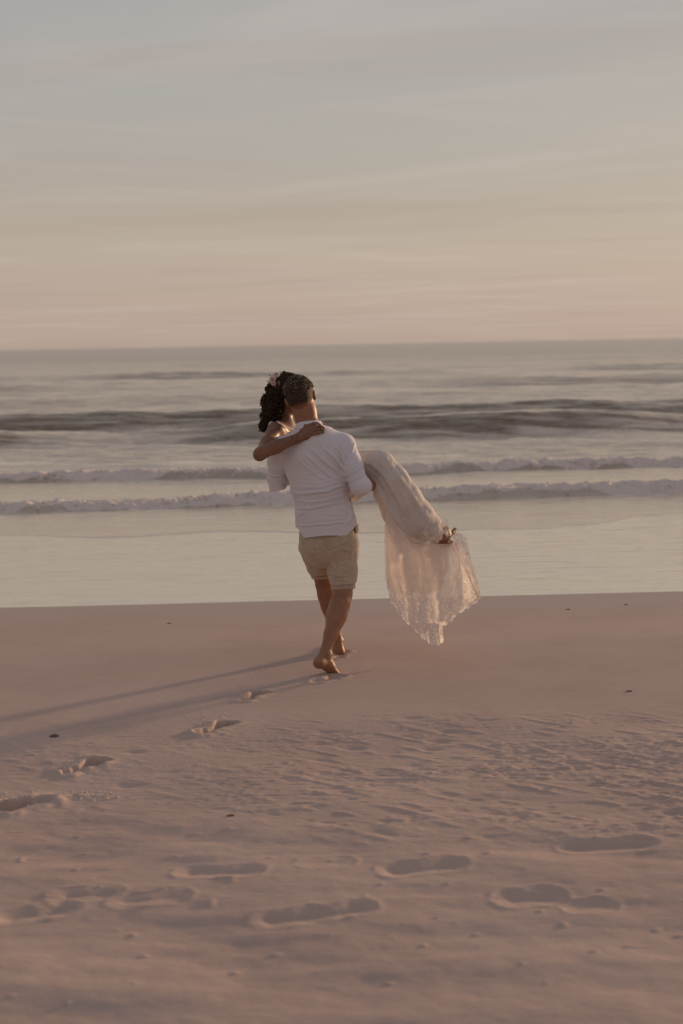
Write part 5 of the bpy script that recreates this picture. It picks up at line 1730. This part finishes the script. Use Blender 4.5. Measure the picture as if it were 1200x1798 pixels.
scrap('leaf_scrap', 'small reddish leaf scrap on rough sand below the footprints', 405, 1433, .034, 'weed', M['red_leaf'], 20, 'leaf')
scrap('seaweed_scrap', 'tiny brown seaweed scrap on smooth sand at right', 1105, 1213, .036, 'weed', M['red_leaf'], 8, 'seaweed')
scrap('seaweed_scrap', 'dark seaweed scrap by the wet edge at far right', 1100, 1042, .040, 'weed', M['weed'], 15, 'seaweed')
scrap('seaweed_scrap', 'dark seaweed scrap by the wet edge, right of the white train', 998, 1053, .034, 'weed', M['weed'], -12, 'seaweed')
scrap('seaweed_scrap', 'dark seaweed speck just right of the tip of the white train', 956, 1062, .024, 'weed', M['weed'], 30, 'seaweed')
scrap('seaweed_scrap', 'dark seaweed scrap near the wet edge at left', 297, 1080, .036, 'weed', M['weed'], 6, 'seaweed')

def crumbs():
    """loose grains and clots of sand kicked up beside the footprints"""
    ico = bmesh.new(); bmesh.ops.create_icosphere(ico, subdivisions=1, radius=1)
    iv = np.array([v.co[:] for v in ico.verts]); ifc = np.array([[v.index for v in f.verts] for f in ico.faces]); ico.free()
    vs, fs, n = [], [], 0
    spots = [(470, 1180, 40, 12, 90, .0035), (455, 1215, 35, 14, 110, .004), (385, 1268, 45, 16, 170, .005), (150, 1340, 60, 16, 130, .0045),
             (45, 1400, 60, 20, 150, .005), (160, 1392, 50, 8, 120, .006), (330, 1340, 110, 26, 420, .0035), (620, 1148, 26, 10, 70, .0032),
             (690, 1155, 50, 18, 190, .0032), (750, 1160, 40, 10, 70, .003), (560, 1195, 60, 14, 90, .003), (600, 1330, 420, 120, 500, .0022),
             (600, 1260, 500, 60, 300, .0022), (300, 1250, 160, 60, 200, .003), (600, 1560, 480, 120, 90, .004), (420, 1200, 110, 30, 160, .0028)]
    for x, y, sx, sy, cnt, r in spots:
        for _ in range(cnt):
            p = on_plane(x + rng.normal() * sx * .55, y + rng.normal() * sy * .55)
            if not (3.6 < p.y < 10.2): continue
            rr = r * rng.uniform(.3, .85)
            z = sand_height(p.x, p.y) + rr * .3
            vs.append(iv * (rr * rng.uniform(.7, 1.3, 3)) + (p.x, p.y, z)); fs.append(ifc + n); n += len(iv)
    o = link('sand_crumbs', mesh_from('sand_crumbs', np.concatenate(vs), np.concatenate(fs)), M['crumb'])
    tag(o, 'loose crumbs of sand scattered beside the footprints', 'sand crumbs', kind='stuff')
crumbs()
